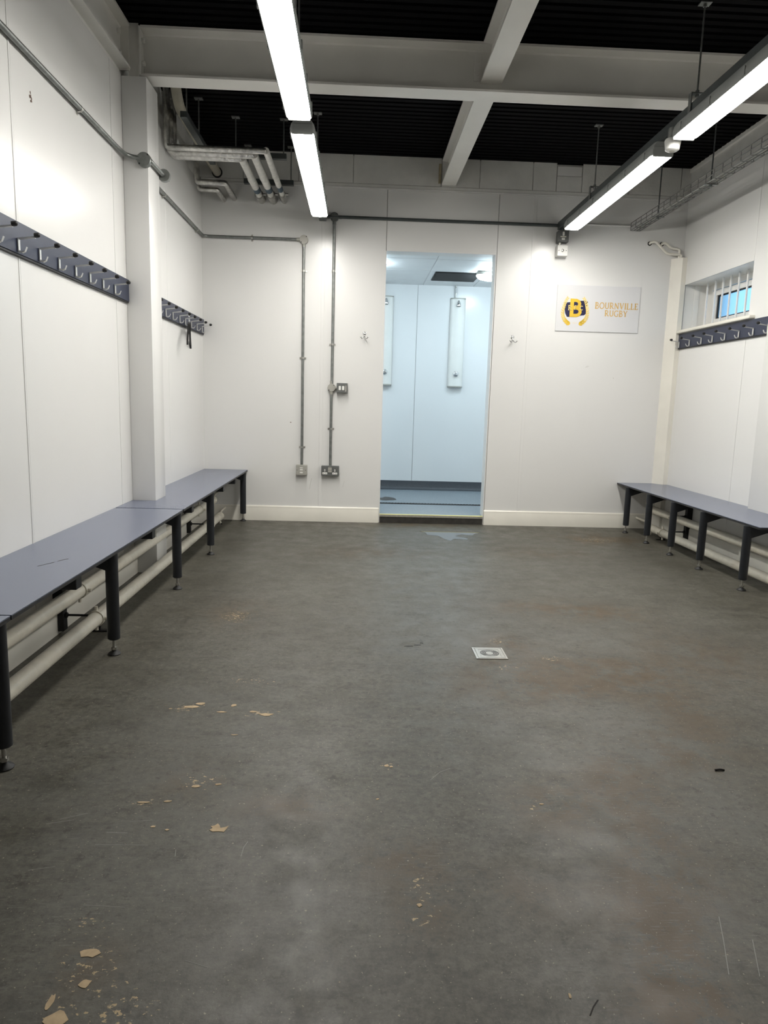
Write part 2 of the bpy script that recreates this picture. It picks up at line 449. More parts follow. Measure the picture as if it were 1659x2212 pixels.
# ------------------------------------------------------------------ walls (backing) with panel children
PT = 0.012      # panel thickness
b = MB(); b.box(XL - 0.16, XL - PT - 0.001, Y0, D + 0.02, 0, ZC + 0.03)
wall_left = struct(b.build('wall_left', 'joint'), 'white panelled wall opposite the window with two coat rails', 'wall')
b = MB(); b.prism([(-1.6, D + PT + .001, 0), (DL - .004, D + PT + .001, 0), (DL - .004, D + PT + .001, DH + .004), (DR + .004, D + PT + .001, DH + .004), (DR + .004, D + PT + .001, 0), (3.0, D + PT + .001, 0), (3.0, D + PT + .001, ZC + .03), (-1.6, D + PT + .001, ZC + .03)], (0, 0.11, 0))
wall_back = struct(b.build('wall_back', 'joint'), 'white panelled wall with the doorway, conduits and club sign', 'wall')
WY0, WY1, WZ0, WZ1 = 4.725, 5.730, 1.615, 1.990
def ring_x(x, dx, y0, y1, z0, z1, hy0, hy1, hz0, hz1, name, m, parent=None):
    b = MB(); bm = b.bm
    o = [(y0, z0), (y1, z0), (y1, z1), (y0, z1)]; h = [(hy0, hz0), (hy1, hz0), (hy1, hz1), (hy0, hz1)]
    V = lambda xx, L: [bm.verts.new((xx, *p)) for p in L]
    a, c, e, f = V(x, o), V(x, h), V(x + dx, o), V(x + dx, h)
    for i in range(4):
        j = (i + 1) % 4
        bm.faces.new((a[i], a[j], c[j], c[i])); bm.faces.new((e[j], e[i], f[i], f[j]))
        bm.faces.new((a[j], a[i], e[i], e[j])); bm.faces.new((c[i], c[j], f[j], f[i]))
    bmesh.ops.recalc_face_normals(bm, faces=bm.faces)
    return b.build(name, m, parent)
wall_right = struct(ring_x(XR + PT + .001, 0.29, Y0, D + 0.02, 0, ZC + .03, WY0, WY1, WZ0, WZ1, 'wall_right', 'upvc'), 'white panelled wall with the barred window and one coat rail', 'wall')
b = MB(); b.box(XL - 0.16, XR + 0.3, Y0 - 0.12, Y0, 0, ZC + .03)
struct(b.build('wall_front', 'panel_matt'), 'plain white wall behind the viewpoint', 'wall')

def panel(parent, m, x0, x1, y0, y1, z0, z1, bev=0.0015):
    b = MB(); b.box(x0, x1, y0, y1, z0, z1, bev, 1); return b.build('panel', m, parent)
G = 0.0018
ysm = [Y0, -0.4, 0.64, 1.68, 2.73, 3.777, 4.75, D]
for a, c in zip(ysm, ysm[1:]):
    panel(wall_left, 'panel', XL - PT, XL, a + G, c - G if c < D else D + PT, 0.0, 2.625)
for y in (0.64, 1.68, 2.73, 3.777):                     # thin joint strips
    b = MB(); b.box(XL - 0.001, XL + 0.0025, y - 0.014, y - 0.003, 0.125, 2.62, 0.001, 1); b.build('joint_strip', 'panel', wall_left)
b = MB(); b.box(XL - 0.04, XL - 0.0124, Y0, D, 2.63, ZC + .02); b.build('upper_wall', 'plaster', wall_left)
# back wall panels
for x0, x1, z0 in ((XL - PT, -0.305, 0), (-0.305, DL, 0), (DL, DR + .008, DH), (DR + .008, 1.363, 0), (1.363, XR + PT, 0)):
    panel(wall_back, 'panel', x0 + G, x1 - G, D, D + PT, z0, 2.64)
for x in (-0.305, 1.363):
    b = MB(); b.box(x - 0.013, x + 0.013, D - 0.0025, D + 0.001, 0.125, 2.64, 0.001, 1); b.build('joint_strip', 'panel', wall_back)
b = MB(); b.box(XL, XR + 0.03, D - 0.006, D + 0.01, 2.64, 2.652, 0.002, 1); b.build('ledge_strip', 'panel_matt', wall_back)
bx = [-1.30, -0.93, -0.505, -0.08, 0.609, 0.91, 1.33, 1.517, 1.72, 2.10, 2.512, 2.66]
b = MB(); b.box(-1.3, 2.66, D - 0.002, D + 0.012, 2.653, 2.676, 0.002, 1); b.build('block', 'plaster', wall_back)
for a, c in zip(bx, bx[1:]):
    top = 2.792 if abs(a - 1.517) < .01 else ZC + 0.01
    b = MB(); b.box(a + .002, c - .002, D + random.uniform(-.002, .002), D + 0.012, 2.678, top, 0.002, 1); b.build('block', 'plaster', wall_back)
b = MB(); b.box(1.521, 1.716, D + 0.004, D + 0.0125, 2.795, 2.866, 0.002, 1); b.build('block', 'panel_matt', wall_back)
b = MB(); b.box(0.585, 0.605, D - 0.004, D + 0.008, 2.70, 2.845); b.build('packing_board', 'wood', wall_back)
for pts, w, k in (([(1.85, 1.325), (1.868, 1.34), (1.882, 1.335), (1.86, 1.328)], .003, 'faint_mark'), ([(2.088, 1.252), (2.092, 1.24)], .004, 'faint_mark'), ([(-.556, .816), (-.547, .815)], .006, 'stain'),
                  ([(-.105, .345), (-.118, .29)], .002, 'faint_mark'), ([(-.375, .36), (-.385, .32), (-.392, .27)], .0025, 'faint_mark')):
    b = MB(); b.ribbon([(x, D - .0004, z) for x, z in pts], w, (0, -1, 0), .0004); b.build('scuff_mark', k, wall_back)
# right wall panels
ysr = [Y0, -0.4, 0.64, 1.68, 2.70, 3.72, WY0]
for a, c in zip(ysr, ysr[1:]):
    panel(wall_right, 'panel', XR, XR + PT, a + G, c - G, 0, 2.66)
panel(wall_right, 'panel', XR, XR + PT, WY0 + G, D, WZ1, 2.66)
panel(wall_right, 'panel', XR, XR + PT, WY0 + G, D, 0, WZ0)
panel(wall_right, 'panel', XR, XR + PT, WY1, D, WZ0 + G, WZ1 - G)
b = MB(); b.box(XR + .004, XR + .012, Y0, D, 2.662, ZC + .02); b.build('upper_wall', 'plaster', wall_right)
b = MB(); b.box(XR - 0.012, XR + 0.01, Y0, D, 2.852, ZC + .005, 0.003, 1); b.build('top_flange', 'paint', wall_right)

# column casings
def casing(x0, x1, y0, y1, z1, lab):
    b = MB(); b.box(x0, x1, y0, y1, 0, z1, 0.004, 2)
    return struct(b.build('column_casing', 'panel', smooth=40), lab, 'column')
casing(XL, -1.127, 3.937, 4.142, 2.618, 'white boxed column casing standing through the bench opposite the window')
casing(2.535, XR, 3.80, 4.40, 2.63, 'white boxed column casing beside the window wall bench')
# pipe boxing in the corner
b = MB(); b.prism([(2.486, D, .0), (2.548, D - .075, .0), (XR, D - .075, .0), (XR, D, .0)], (0, 0, 2.20))
struct(b.build('trim_1', 'gloss'), 'tall cream pipe boxing in the corner beside the window', 'boxing')

# skirtings
def skirt(name, pts, d, lab):
    b = MB(); b.prism(pts, d); return struct(b.build(name, 'gloss', smooth=30), lab, 'skirting')
def sk_prof(y): return [(y, 0), (y - .018, 0), (y - .018, .093), (y - .013, .104), (y - .013, .116), (y - .006, .125), (y, .125)]
skirt('baseboard_back', [(XL + .02, p, z) for p, z in sk_prof(D)], (DL - .006 - XL - .02, 0, 0), 'cream skirting board between the column side corner and the doorway')
skirt('baseboard_back', [(DR + .006, p, z) for p, z in sk_prof(D)], (2.486 - DR - .006, 0, 0), 'cream skirting board between the doorway and the window side corner')
lp = [(0, 0), (.018, 0), (.018, .093), (.013, .104), (.013, .116), (.006, .125), (0, .125)]
skirt('baseboard_left', [(XL + p, Y0, z) for p, z in lp], (0, 3.937 - Y0, 0), 'cream skirting behind the heating pipes up to the boxed column')
skirt('baseboard_left', [(XL + p, 4.142, z) for p, z in lp], (0, D - 4.142, 0), 'cream skirting beyond the boxed column behind the heating pipes')
skirt('baseboard_right', [(XR - p, 4.40, z) for p, z in lp], (0, D - 0.08 - 4.40, 0), 'cream skirting below the window behind the heating pipes')
skirt('baseboard_right', [(2.535 - p, 3.5, z) for p, z in lp], (0, 0.91, 0), 'cream skirting round the column casing on the window wall')

# doorway lining
door = thing('door_1', 'plain open doorway into the shower room, no door leaf', 'doorway', (0.63, D, 0), kind='structure')
for x0, x1 in ((DL - .004, DL + .004), (DR - .002, DR + .006)):
    b = MB(); b.box(x0, x1, D - .001, D + .128, 0.0, DH, .001, 1); b.build('jamb', 'panel_matt', door)
b = MB(); b.box(DL + .004, DR - .002, D - .001, D + .128, DH - .004, DH + .004, .001, 1); b.build('head', 'panel_matt', door)

# ------------------------------------------------------------------ steel beams
def ibeam(b, axis, c, a0, a1, z0, z1, w, tf=0.012, tw=0.010):
    h = w / 2
    pr = [(-h, z0), (h, z0), (h, z0 + tf), (tw, z0 + tf + .006), (tw / 2, z0 + tf + .014), (tw / 2, z1 - tf - .014), (tw, z1 - tf - .006), (h, z1 - tf), (h, z1), (-h, z1), (-h, z1 - tf), (-tw, z1 - tf - .006), (-tw / 2, z1 - tf - .014), (-tw / 2, z0 + tf + .014), (-tw, z0 + tf + .006), (-h, z0 + tf)]
    if axis == 'X': b.prism([(a0, c + p, z) for p, z in pr], (a1 - a0, 0, 0))
    else: b.prism([(c + p, a0, z) for p, z in pr], (0, a1 - a0, 0))
def bolt(b, p, ax, r=.013, h=.014):
    q = Vector(p) + Vector(ax) * h
    b.cyl(p, q, r, seg=6)
beam = thing('ceiling_beam', 'deep white steel beam crossing the room above both light runs', 'beam', (0.65, 4.027, 2.631), kind='structure')
b = MB(); ibeam(b, 'X', 4.027, -1.160, XR + .03, 2.631, 2.872, 0.126); b.build('web_and_flanges', 'paint', beam)
b = MB(); b.box(-1.171, -1.161, 3.960, 4.094, 2.634, 2.868, .002, 1); b.build('end_plate', 'paint', beam)
b = MB(); b.box(-1.226, -1.172, 3.968, 3.978, 2.619, 2.885, .001, 1); b.box(-1.204, -1.196, 3.978, 4.08, 2.619, 2.885, .001, 1); b.build('column_stub', 'paint', beam)
b = MB(); b.box(-1.226, -1.180, 3.985, 4.08, 2.6185, 2.6305, .001, 1); b.build('packing_board', 'wood', beam)
for z in (2.70, 2.81):
    b = MB(); bolt(b, (-1.160, 3.990, z), (1, 0, 0)); b.build('bolt', 'paint', beam)
b = MB(); b.box(0.575, 0.611, 4.012, 4.021, 2.70, 2.835, .001, 1); b.build('cleat', 'paint', beam)
for z in (2.735, 2.80):
    b = MB(); bolt(b, (0.592, 4.0115, z), (0, -1, 0), .011, .008); b.build('bolt', 'paint', beam)
for y0, y1, lab in ((Y0, 4.018, 'white steel beam along the room, between viewpoint and the cross beam'), (4.036, D + .01, 'white steel beam along the room, between the cross beam and doorway wall')):
    b = MB(); ibeam(b, 'Y', 0.667, y0, y1, 2.691, 2.878, 0.112)
    struct(b.build('ceiling_beam', 'paint'), lab, 'beam')
beam = thing('ceiling_beam', 'white steel edge beam on top of the column side wall', 'beam', (-1.262, 2.0, 2.652), kind='structure')
b = MB(); ibeam(b, 'Y', -1.264, Y0, 3.955, 2.655, 2.872, 0.105); b.build('web_and_flanges', 'paint', beam)
b = MB(); b.box(-1.29, -1.218, 3.956, 3.966, 2.652, 2.872, .001, 1); b.build('end_plate', 'paint', beam)
for z in (2.715, 2.815):
    b = MB(); bolt(b, (-1.258, 3.915, z), (1, 0, 0)); b.build('bolt', 'paint', beam)

# ------------------------------------------------------------------ window
win = thing('window_1', 'small barred window with pale blue frosted glass', 'window', (2.72, 5.22, WZ0), kind='structure')
FX = 2.79
ring_x(FX, 0.05, WY0, WY1, WZ0, WZ1, 4.79, 5.665, 1.665, 1.945, 'window_frame', 'upvc', win)
ring_x(FX - .012, 0.03, 4.80, 5.645, 1.675, 1.935, 4.86, 5.565, 1.715, 1.895, 'sash', 'upvc', win)
ring_x(FX - .003, 0.012, 4.86, 5.565, 1.715, 1.895, 4.871, 5.545, 1.724, 1.884, 'gasket', 'black', win)
ring_x(FX - .0005, 0.006, 4.792, 5.652, 1.668, 1.942, 4.802, 5.643, 1.677, 1.933, 'seal', 'black', win)
b = MB(); b.box(FX, FX + .006, 4.868, 5.55, 1.72, 1.888); b.build('pane', 'glass', win)
for y in (5.575, 5.450, 5.335, 5.225, 5.110, 4.995, 4.88, 4.78):
    b = MB(); b.box(2.697, 2.709, y - .006, y + .006, WZ0 + .004, WZ1 - .002, .002, 1); b.build('bar', 'upvc', win)
b = MB(); b.box(2.675, 2.715, WY1 - .006, WY1 - .001, WZ0 + .004, WZ1, .001, 1)
b.cyl((2.70, WY1 - .006, 1.72), (2.70, WY1 - .010, 1.72), .006, seg=8); b.cyl((2.70, WY1 - .006, 1.89), (2.70, WY1 - .010, 1.89), .006, seg=8)
b.build('bar_fixing', 'upvc', win)
b = MB(); b.box(2.545, 2.79, 4.640, 5.765, 1.609, 1.634, .008, 3)
struct(b.build('trim_2', 'gloss', smooth=40), 'cream window sill board above the coat rail', 'sill')

# ------------------------------------------------------------------ shower room beyond the doorway
ZS, YS, SC = 0.07, 7.55, 2.215
b = MB(); b.box(-1.2, 2.4, D + .02, YS + .02, -0.02, ZS)
struct(b.build('floor_shower', 'shower_floor'), 'raised blue grey floor of the shower room', 'floor')
b = MB(); b.box(-1.2, 2.4, YS, YS + .1, 0, 2.4)
wsb = struct(b.build('wall_shower_back', 'joint'), 'pale clad wall behind the shower panels', 'wall')
for x0, x1 in ((-1.2, -.61), (-.61, .592), (.592, 1.79), (1.79, 2.4)):
    panel(wsb, 'shower_wall', x0 + G, x1 - G, YS - .008, YS, .155, 2.4)
b = MB(); b.prism([(-1.2, YS - .008, .165), (-1.2, YS - .012, .165), (-1.2, YS - .016, .10), (-1.2, YS - .03, .078), (-1.2, YS - .06, ZS + .0005), (-1.2, YS - .008, ZS + .0005)], (3.6, 0, 0))
struct(b.build('baseboard_shower', 'cove', smooth=60), 'dark coved skirting at the foot of the shower wall', 'skirting')
b = MB(); b.box(-1.3, -1.2, D + .12, YS + .1, 0, 2.4); struct(b.build('wall_shower_left', 'shower_wall'), 'pale side wall of the shower room hidden by the doorway', 'wall')
b = MB(); b.box(2.4, 2.5, D + .12, YS + .1, 0, 2.4); struct(b.build('wall_shower_right', 'shower_wall'), 'pale side wall of the shower room towards the window', 'wall')
b = MB(); b.prism([(-1.6, D + .123, 0), (DL, D + .123, 0), (DL, D + .123, DH), (DR + .002, D + .123, DH), (DR + .002, D + .123, 0), (3, D + .123, 0), (3, D + .123, 2.4), (-1.6, D + .123, 2.4)], (0, .01, 0))
struct(b.build('wall_shower_front', 'shower_wall'), 'pale cladding round the doorway on the shower side', 'wall')
b = MB(); b.box(-1.3, 2.5, D + .12, YS + .1, SC + .006, SC + .05)
csh = struct(b.build('ceiling_shower', 'tile'), 'white tiled ceiling of the shower room', 'ceiling')
tx = [-1.2, -.56, .04, .64, 1.165, 1.77, 2.4]; ty = [D + .133, 6.204, 6.74, 7.25, YS]
for x0, x1 in zip(tx, tx[1:]):
    for y0, y1 in zip(ty, ty[1:]):
        b = MB(); b.box(x0 + .004, x1 - .004, y0 + .004, y1 - .004, SC, SC + .007, .002, 1); b.build('tile', 'tile', csh)

step = thing('step_nosing', 'aluminium step nosing with pale yellow strip on the shower threshold', 'nosing', (0.63, D + .006, 0))
b = MB(); b.box(DL + .004, DR - .002, D - .004, D + .02, 0, .052, .001, 1); b.build('riser', 'riser', step)
b = MB(); b.box(DL + .004, DR - .002, D - .008, D + .035, .050, ZS + .001, .002, 1); b.build('nosing', 'alu', step)
b = MB(); b.box(DL + .004, DR - .002, D - .007, D + .012, ZS - .004, ZS + .003, .001, 1); b.build('yellow_strip', 'yellow', step)['label'] = 'pale yellow strip'

drain = thing('channel_drain', 'black slotted channel drain across the shower floor', 'drain', (.63, 6.44, ZS))
b = MB(); b.box(-.6, 1.6, 6.405, 6.412, ZS - .001, ZS + .003); b.box(-.6, 1.6, 6.468, 6.475, ZS - .001, ZS + .003); b.box(-.6, 1.6, 6.412, 6.468, ZS + .0003, ZS + .0009); b.build('channel', 'black', drain)
b = MB()
x = -.58
while x < 1.58:
    b.box(x, x + .012, 6.412, 6.468, ZS + .001, ZS + .004); x += .028
o = b.build('grating_bars', 'black_steel', drain); o['kind'] = 'stuff'
b = MB(); b.prism([(x_, y_, ZS + .0005) for x_, y_ in rough_poly(.30, 6.75, .10, .16, 14, .4)], (0, 0, .0008)); tag(b.build('wet_patch', 'riser'), 'dark wet patch on the shower floor by the drain', 'puddle')

def shower_panel(x, lab, pipe):
    t = thing('shower_panel', lab, 'shower', (x, YS - .008, 1.176), 'white shower panels')
    z0, z1, w = 1.176, 2.09, .080
    prof = []
    for i in range(13):
        a = math.pi * i / 12
        prof.append((x - w * math.cos(a), YS - .010 - .058 * math.sin(a) ** .55))
    b = MB(); b.prism([(px, py, z0 + .012) for px, py in prof], (0, 0, z1 - z0 - .024)); b.build('body', 'white_plastic', t, smooth=35)
    for za, zb in ((z0, z0 + .011), (z1 - .011, z1)):
        b = MB(); b.prism([(px, py, za) for px, py in prof], (0, 0, zb - za)); b.build('end_cap', 'grey_case_pale', t)
    b = MB(); b.lathe((x, YS - .074, z1 - .055), [(.0, -.034), (.022, -.033), (.024, -.022), (.018, .005), (.008, .026), (0, .03)], 16); h = b.build('shower_head', 'chrome', t, smooth=50)
    b = MB(); b.cyl((x, YS - .076, z1 - .090), (x, YS - .076, z1 - .0885), .019); b.build('rose', 'black', h)
    b = MB(); b.lathe((x, YS - .067, 1.312), [(.030, 0), (.030, -.006), (.024, -.014), (.018, -.016), (.018, -.026), (.012, -.032), (0, -.033)], 20, 'Y'); b.build('push_button', 'chrome', t, smooth=40)
    if pipe:
        b = MB(); b.cyl((x - .03, YS - .03, z1 - .02), (x - .03, YS - .03, SC), .008); b.build('supply_pipe', 'steel', t, smooth=40)
        b = MB(); b.cyl((x - .03, YS - .03, z1 + .05), (x - .03, YS - .03, z1 + .10), .012); b.build('valve', 'chrome', t, smooth=40)
    return t
shower_panel(1.016, 'white shower panel with chrome button, whole in the doorway', True)
shower_panel(.262, 'white shower panel partly cut off by the doorway edge', True)

v = thing('ceiling_vent', 'dark slatted extract vent in the shower ceiling', 'vent', (.91, 6.99, SC))
b = MB(); b.box(.69, 1.12, 6.765, 7.215, SC - .006, SC - .001); b.build('backing', 'black', v)
b = MB()
for k in range(30): b.box(.695, 1.115, 6.772 + k * .0148, 6.778 + k * .0148, SC - .010, SC - .006)
o = b.build('slat', 'black_steel', v); o['kind'] = 'stuff'

def bulkhead(x, y, lab):
    t = thing('bulkhead_light', lab, 'lamp', (x, y, SC), 'shower bulkhead lights')
    b = MB(); b.box(x - .13, x + .13, y - .07, y + .07, SC - .028, SC - .001, .006, 1); b.build('base', 'grey_case_pale', t, smooth=40)
    b = MB(); b.lathe((x, y, SC - .075), [(0, 0), (.06, .002), (.11, .014), (.135, .038), (.135, .047)], 24)
    o = b.build('diffuser', 'lamp_shower', t, smooth=50); o.scale = (1, .62, 1)
    return t
bulkhead(1.20, 6.72, 'lit bulkhead light on the shower ceiling beside the vent')
bulkhead(.08, 6.46, 'lit bulkhead light on the shower ceiling, mostly behind the doorway edge')
bulkhead(-.7, 6.72, 'unseen bulkhead light added on the shower ceiling, out of sight of the doorway')  # unseen lamp, added for more light in the shower room
bulkhead(2.0, 6.46, 'unseen bulkhead light added on the shower ceiling near its window side')  # also unseen, added to light the shower room

# ------------------------------------------------------------------ strip lights
LX, RX = -0.312, 1.566
ZL = 2.302
def strip_light():
    L_ = 1.60
    t = thing('strip_light', 'strip', 'lamp', (0, 0, 0), 'lit strip lights')
    w = .056
    pr = []
    for i in range(13):
        a = math.pi * i / 12
        pr.append((-w * math.cos(a) * (1 - .04 * math.sin(a)), .048 - .048 * math.sin(a) ** .6))
    def sec(y, k, dz=0): return [(p * k, y, .048 - (.048 - z) * (k ** .7) + dz) for p, z in pr]
    b = MB(); b.loft([sec(.012, .55), sec(.02, .80), sec(.04, .95), sec(.07, 1), sec(L_ - .07, 1), sec(L_ - .04, .95), sec(L_ - .02, .8), sec(L_ - .012, .55)])
    b.build('diffuser', 'lamp', t, smooth=50)
    hp = [(-.0575, .0170), (-.0555, .040), (.0555, .040), (.0575, .0170), (.062, .020), (.064, .040), (.058, .062), (.042, .084), (-.042, .084), (-.058, .062), (-.064, .040), (-.062, .020)]
    def hs(y, k): return [(p * k, y, z) for p, z in hp]
    b = MB(); b.loft([hs(0, .86), hs(.02, 1), hs(L_ - .02, 1), hs(L_, .86)]); b.build('housing', 'lamp_body', t, smooth=30)
    for y0_, y1_ in ((-.003, .009), (L_ - .009, L_ + .003)):
        b = MB(); b.box(-.053, .053, y0_, y1_, .010, .060, .003, 1); b.build('end_cap', 'lamp_body', t)
    for y in (.10, .38, .66, .94, 1.22, 1.50):
        for s_ in (-1, 1):
            b = MB(); b.box(s_ * .064 - .003, s_ * .064 + .003, y - .010, y + .010, .022, .056, .001, 1); b.build('clip', 'lamp_body', t)
    return t
proto = strip_light()
runs = [(LX, 3.76, 'lit strip light nearest the doorway wall, on the run without a trunking bar'),
        (LX, 1.995, 'lit strip light nearer the viewpoint, on the run opposite the window'),
        (RX, 3.86, 'lit strip light ending above the grey switch box by the sign'),
        (RX, 2.03, 'lit strip light nearer the viewpoint beyond the round white sensor')]
for i, (x, y, lab) in enumerate(runs):
    if i == 0: proto.location = (x, y, ZL); proto['label'] = lab; ORG[proto.name] = Vector((x, y, ZL))
    else: dup(proto, (x, y, ZL), lab)

def trunking(x, lab, rods):
    t = thing('lighting_trunking', lab, 'trunking', (x, 3.0, 2.39))
    b = MB(); b.box(x - .027, x + .027, Y0, D - .002, ZL + .085, ZL + .143, .002, 1); b.build('channel', 'galv_dark', t)
    for y in rods:
        b = MB(); b.cyl((x, y, ZL + .19), (x, y, ZC), .0045, seg=8); r = b.build('hanger_rod', 'galv', t)
        b = MB(); b.box(x - .026, x + .026, y - .02, y + .02, ZC - .006, ZC); b.cyl((x, y, ZC - .018), (x, y, ZC - .006), .009, seg=6); b.build('fixing_plate', 'galv', r)
        b = MB()
        for s_ in (-1, 1): b.box(x + s_ * .031 - .003, x + s_ * .031 + .003, y - .014, y + .014, ZL + .095, ZL + .185, .001, 1)
        b.box(x - .034, x + .034, y - .014, y + .014, ZL + .182, ZL + .188, .001, 1)
        b.cyl((x, y, ZL + .17), (x, y, ZL + .182), .009, seg=6); b.cyl((x, y, ZL + .188), (x, y, ZL + .2), .009, seg=6)
        b.build('hanger_bracket', 'galv', r)
    return t
trunking(LX, 'grey trunking bar above the strip lights opposite the window', (0.6, 2.05, 3.53, 5.0))
trunking(RX + .008, 'dark grey trunking bar above the strip lights on the window side', (0.6, 2.05, 3.536, 4.997))

s_ = thing('ceiling_sensor', 'round white sensor between two strip lights under the trunking', 'sensor', (1.536, 3.70, 2.30))
b = MB(); b.lathe((1.545, 3.70, 2.283), [(0, 0), (.026, .002), (.034, .008), (.040, .05), (.036, .058), (.03, .06)], 24); b.build('body', 'white_plastic', s_, smooth=40)
b = MB(); b.cyl((1.545, 3.70, 2.341), (1.545, 3.70, 2.392), .026, seg=20); b.build('mount', 'galv', s_, smooth=40)
b = MB(); b.lathe((1.545, 3.70, 2.280), [(0, 0), (.012, .001), (.014, .005), (.014, .008)], 16); b.build('lens', 'grey_case_pale', s_, smooth=40)

# ------------------------------------------------------------------ conduits
def saddle(parent, p, ax, n, mk='steel'):
    """two-screw saddle on a conduit at p, conduit along ax, wall normal n"""
    p, ax, n = Vector(p), Vector(ax), Vector(n); s2 = ax.cross(n)
    b = MB()
    arc = [p + (s2 * math.cos(a) + n * math.sin(a)) * .0135 for a in [math.pi * i / 8 for i in range(9)]]
    path = [p + s2 * .026 - n * .011, p + s2 * .015 - n * .011] + arc + [p - s2 * .015 - n * .011, p - s2 * .026 - n * .011]
    secs = []
    for q in path: secs.append([q - ax * .007, q + ax * .007, q + ax * .007 + n * .002, q - ax * .007 + n * .002])
    b.loft(secs)
    for k in (-1, 1): b.cyl(p + s2 * k * .021 - n * .0095, p + s2 * k * .021 - n * .006, .0035, seg=8)
    return b.build('saddle', mk, parent)
def jbox(parent, p, n, r=.031, m='galv', outs=()):
    p, n = Vector(p), Vector(n)
    ax = 'X' if abs(n.x) > .5 else 'Y'; sg = n.x if ax == 'X' else n.y
    b = MB(); b.lathe(p, [(r, -.016 * sg), (r, .012 * sg), (r * .96, .015 * sg), (0, .0155 * sg)], 24, ax)
    for o in outs: b.cyl(p + Vector(o) * (r * .9), p + Vector(o) * (r + .022), .0135, seg=12)
    j = b.build('junction_box', m, parent, smooth=40)
    b = MB(); t = n.cross(Vector((0, 0, 1)))
    for k in (-1, 1):
        q = p + (t * .6 - Vector((0, 0, 1)) * .62) * r * k + n * .0155
        b2 = b.cyl(q, q + n * .002, .004, seg=8)
    sc = b.build('cover_screw', 'black', j); sc['kind'] = 'stuff'
    return j
CR = .0112
cw = XL + .018
c1 = thing('conduit_run', 'galvanised conduit round the column down to the white spur switch', 'conduit', (cw, 4.0, 2.23))
xc = -1.109
b = MB(); b.tube([(cw, Y0 + .01, 2.225), (cw, 3.80, 2.225), (cw + .012, 3.905, 2.223), (-1.155, 3.918, 2.213)], CR, .05); b.build('conduit', 'galv', c1, smooth=60)
jbox(c1, (-1.142, 3.921, 2.209), (0, -1, 0), .036)
b = MB(); b.tube([(-1.135, 3.921, 2.208), (xc, 3.921, 2.205), (xc, 4.20, 2.205)], CR, .02); b.build('conduit', 'galv', c1, smooth=60)
jbox(c1, (xc + .004, 4.165, 2.205), (0, 1, 0), .033)
b = MB(); b.tube([(-1.18, 4.165, 2.215), (cw, 4.20, 2.24), (cw, D - .018, 2.240), (-.457, D - .018, 2.240)], CR, .05); b.build('conduit', 'galv', c1, smooth=60)
b = MB(); b.tube([(-.457, D - .018, 2.24), (-.457, D - .018, .46)], CR); b.build('conduit', 'galv', c1, smooth=60)
jbox(c1, (-.457, D - .016, 2.240), (0, -1, 0), .034, 'grey_case_pale', ((0, 0, -1), (-1, 0, 0)))
for y in (0.9, 2.0, 3.325, 4.66, 5.55): saddle(c1, (cw - .004, y, 2.225 if y < 4 else 2.240), (0, 1, 0), (1, 0, 0))
saddle(c1, (-.862, D - .014, 2.240), (1, 0, 0), (0, -1, 0))
for z in (2.005, 1.332, .616): saddle(c1, (-.457, D - .014, z), (0, 0, 1), (0, -1, 0))
c2 = thing('conduit_run', 'galvanised conduit from the lights down past the light switch to the double socket', 'conduit', (-.22, D - .02, 2.42))
b = MB(); b.tube([(LX + .027, D - .02, 2.418), (RX - .02, D - .02, 2.418)], CR + .001); b.build('conduit', 'galv_dark', c2, smooth=60)
b = MB(); b.tube([(-.221, D - .018, 2.41), (-.221, D - .018, 1.10)], CR); b.build('conduit', 'galv', c2, smooth=60)
b = MB(); b.tube([(-.2235, D - .018, 1.10), (-.2235, D - .018, .46)], CR); b.build('conduit', 'galv', c2, smooth=60)
jbox(c2, (-.221, D - .016, 2.418), (0, -1, 0), .034, 'grey_case', ((0, 0, -1), (-1, 0, 0), (1, 0, 0)))
jbox(c2, (-.223, D - .016, 1.103), (0, -1, 0), .032, 'grey_case_pale', ((0, 0, -1), (1, 0, 0), (0, 0, 1)))
for z in (2.012, 1.445, .772): saddle(c2, (-.222, D - .014, z), (0, 0, 1), (0, -1, 0))
c3 = MB(); c3.tube([(RX + .09, D - .008, 2.437), (2.15, D - .008, 2.437)], .007)
tag(c3.build('cable_conduit', 'panel_matt', smooth=60), 'thin white conduit along the wall above the sign to the cable tray', 'conduit')

# ------------------------------------------------------------------ electrical boxes
def wbox(name, lab, cat, x0, x1, z0, z1, dep, m, faceM=None):
    t = thing(name, lab, cat, ((x0 + x1) / 2, D - dep, (z0 + z1) / 2))
    b = MB(); b.box(x0, x1, D - dep, D, z0, z1, .004, 2); b.build('back_box', m, t, smooth=40)
    b = MB(); b.box(x0 + .001, x1 - .001, D - dep - .006, D - dep + .001, z0 + .001, z1 - .001, .002, 1); b.build('face_plate', faceM or m, t, smooth=40)
    return t, D - dep - .006
t, yf = wbox('light_switch', 'grey metal two gang light switch beside the conduit', 'switch', -.181, -.093, 1.062, 1.142, .045, 'grey_case')
for x in (-.155, -.128):
    b = MB(); b.box(x - .009, x + .009, yf - .003, yf + .001, 1.085, 1.118, .002, 1); b.build('rocker', 'white_plastic', t)
b = MB(); b.box(-.111, -.102, yf - .0006, yf + .001, 1.075, 1.122); b.build('sticker', 'grey_case_pale', t)
b = MB(); b.cyl((-.195, D - .018, 1.103), (-.178, D - .018, 1.103), .010); b.build('coupler', 'steel', t, smooth=40)
t, yf = wbox('double_socket', 'dark grey metal double wall socket above the skirting', 'socket', -.295, -.150, .387, .470, .042, 'grey_case')
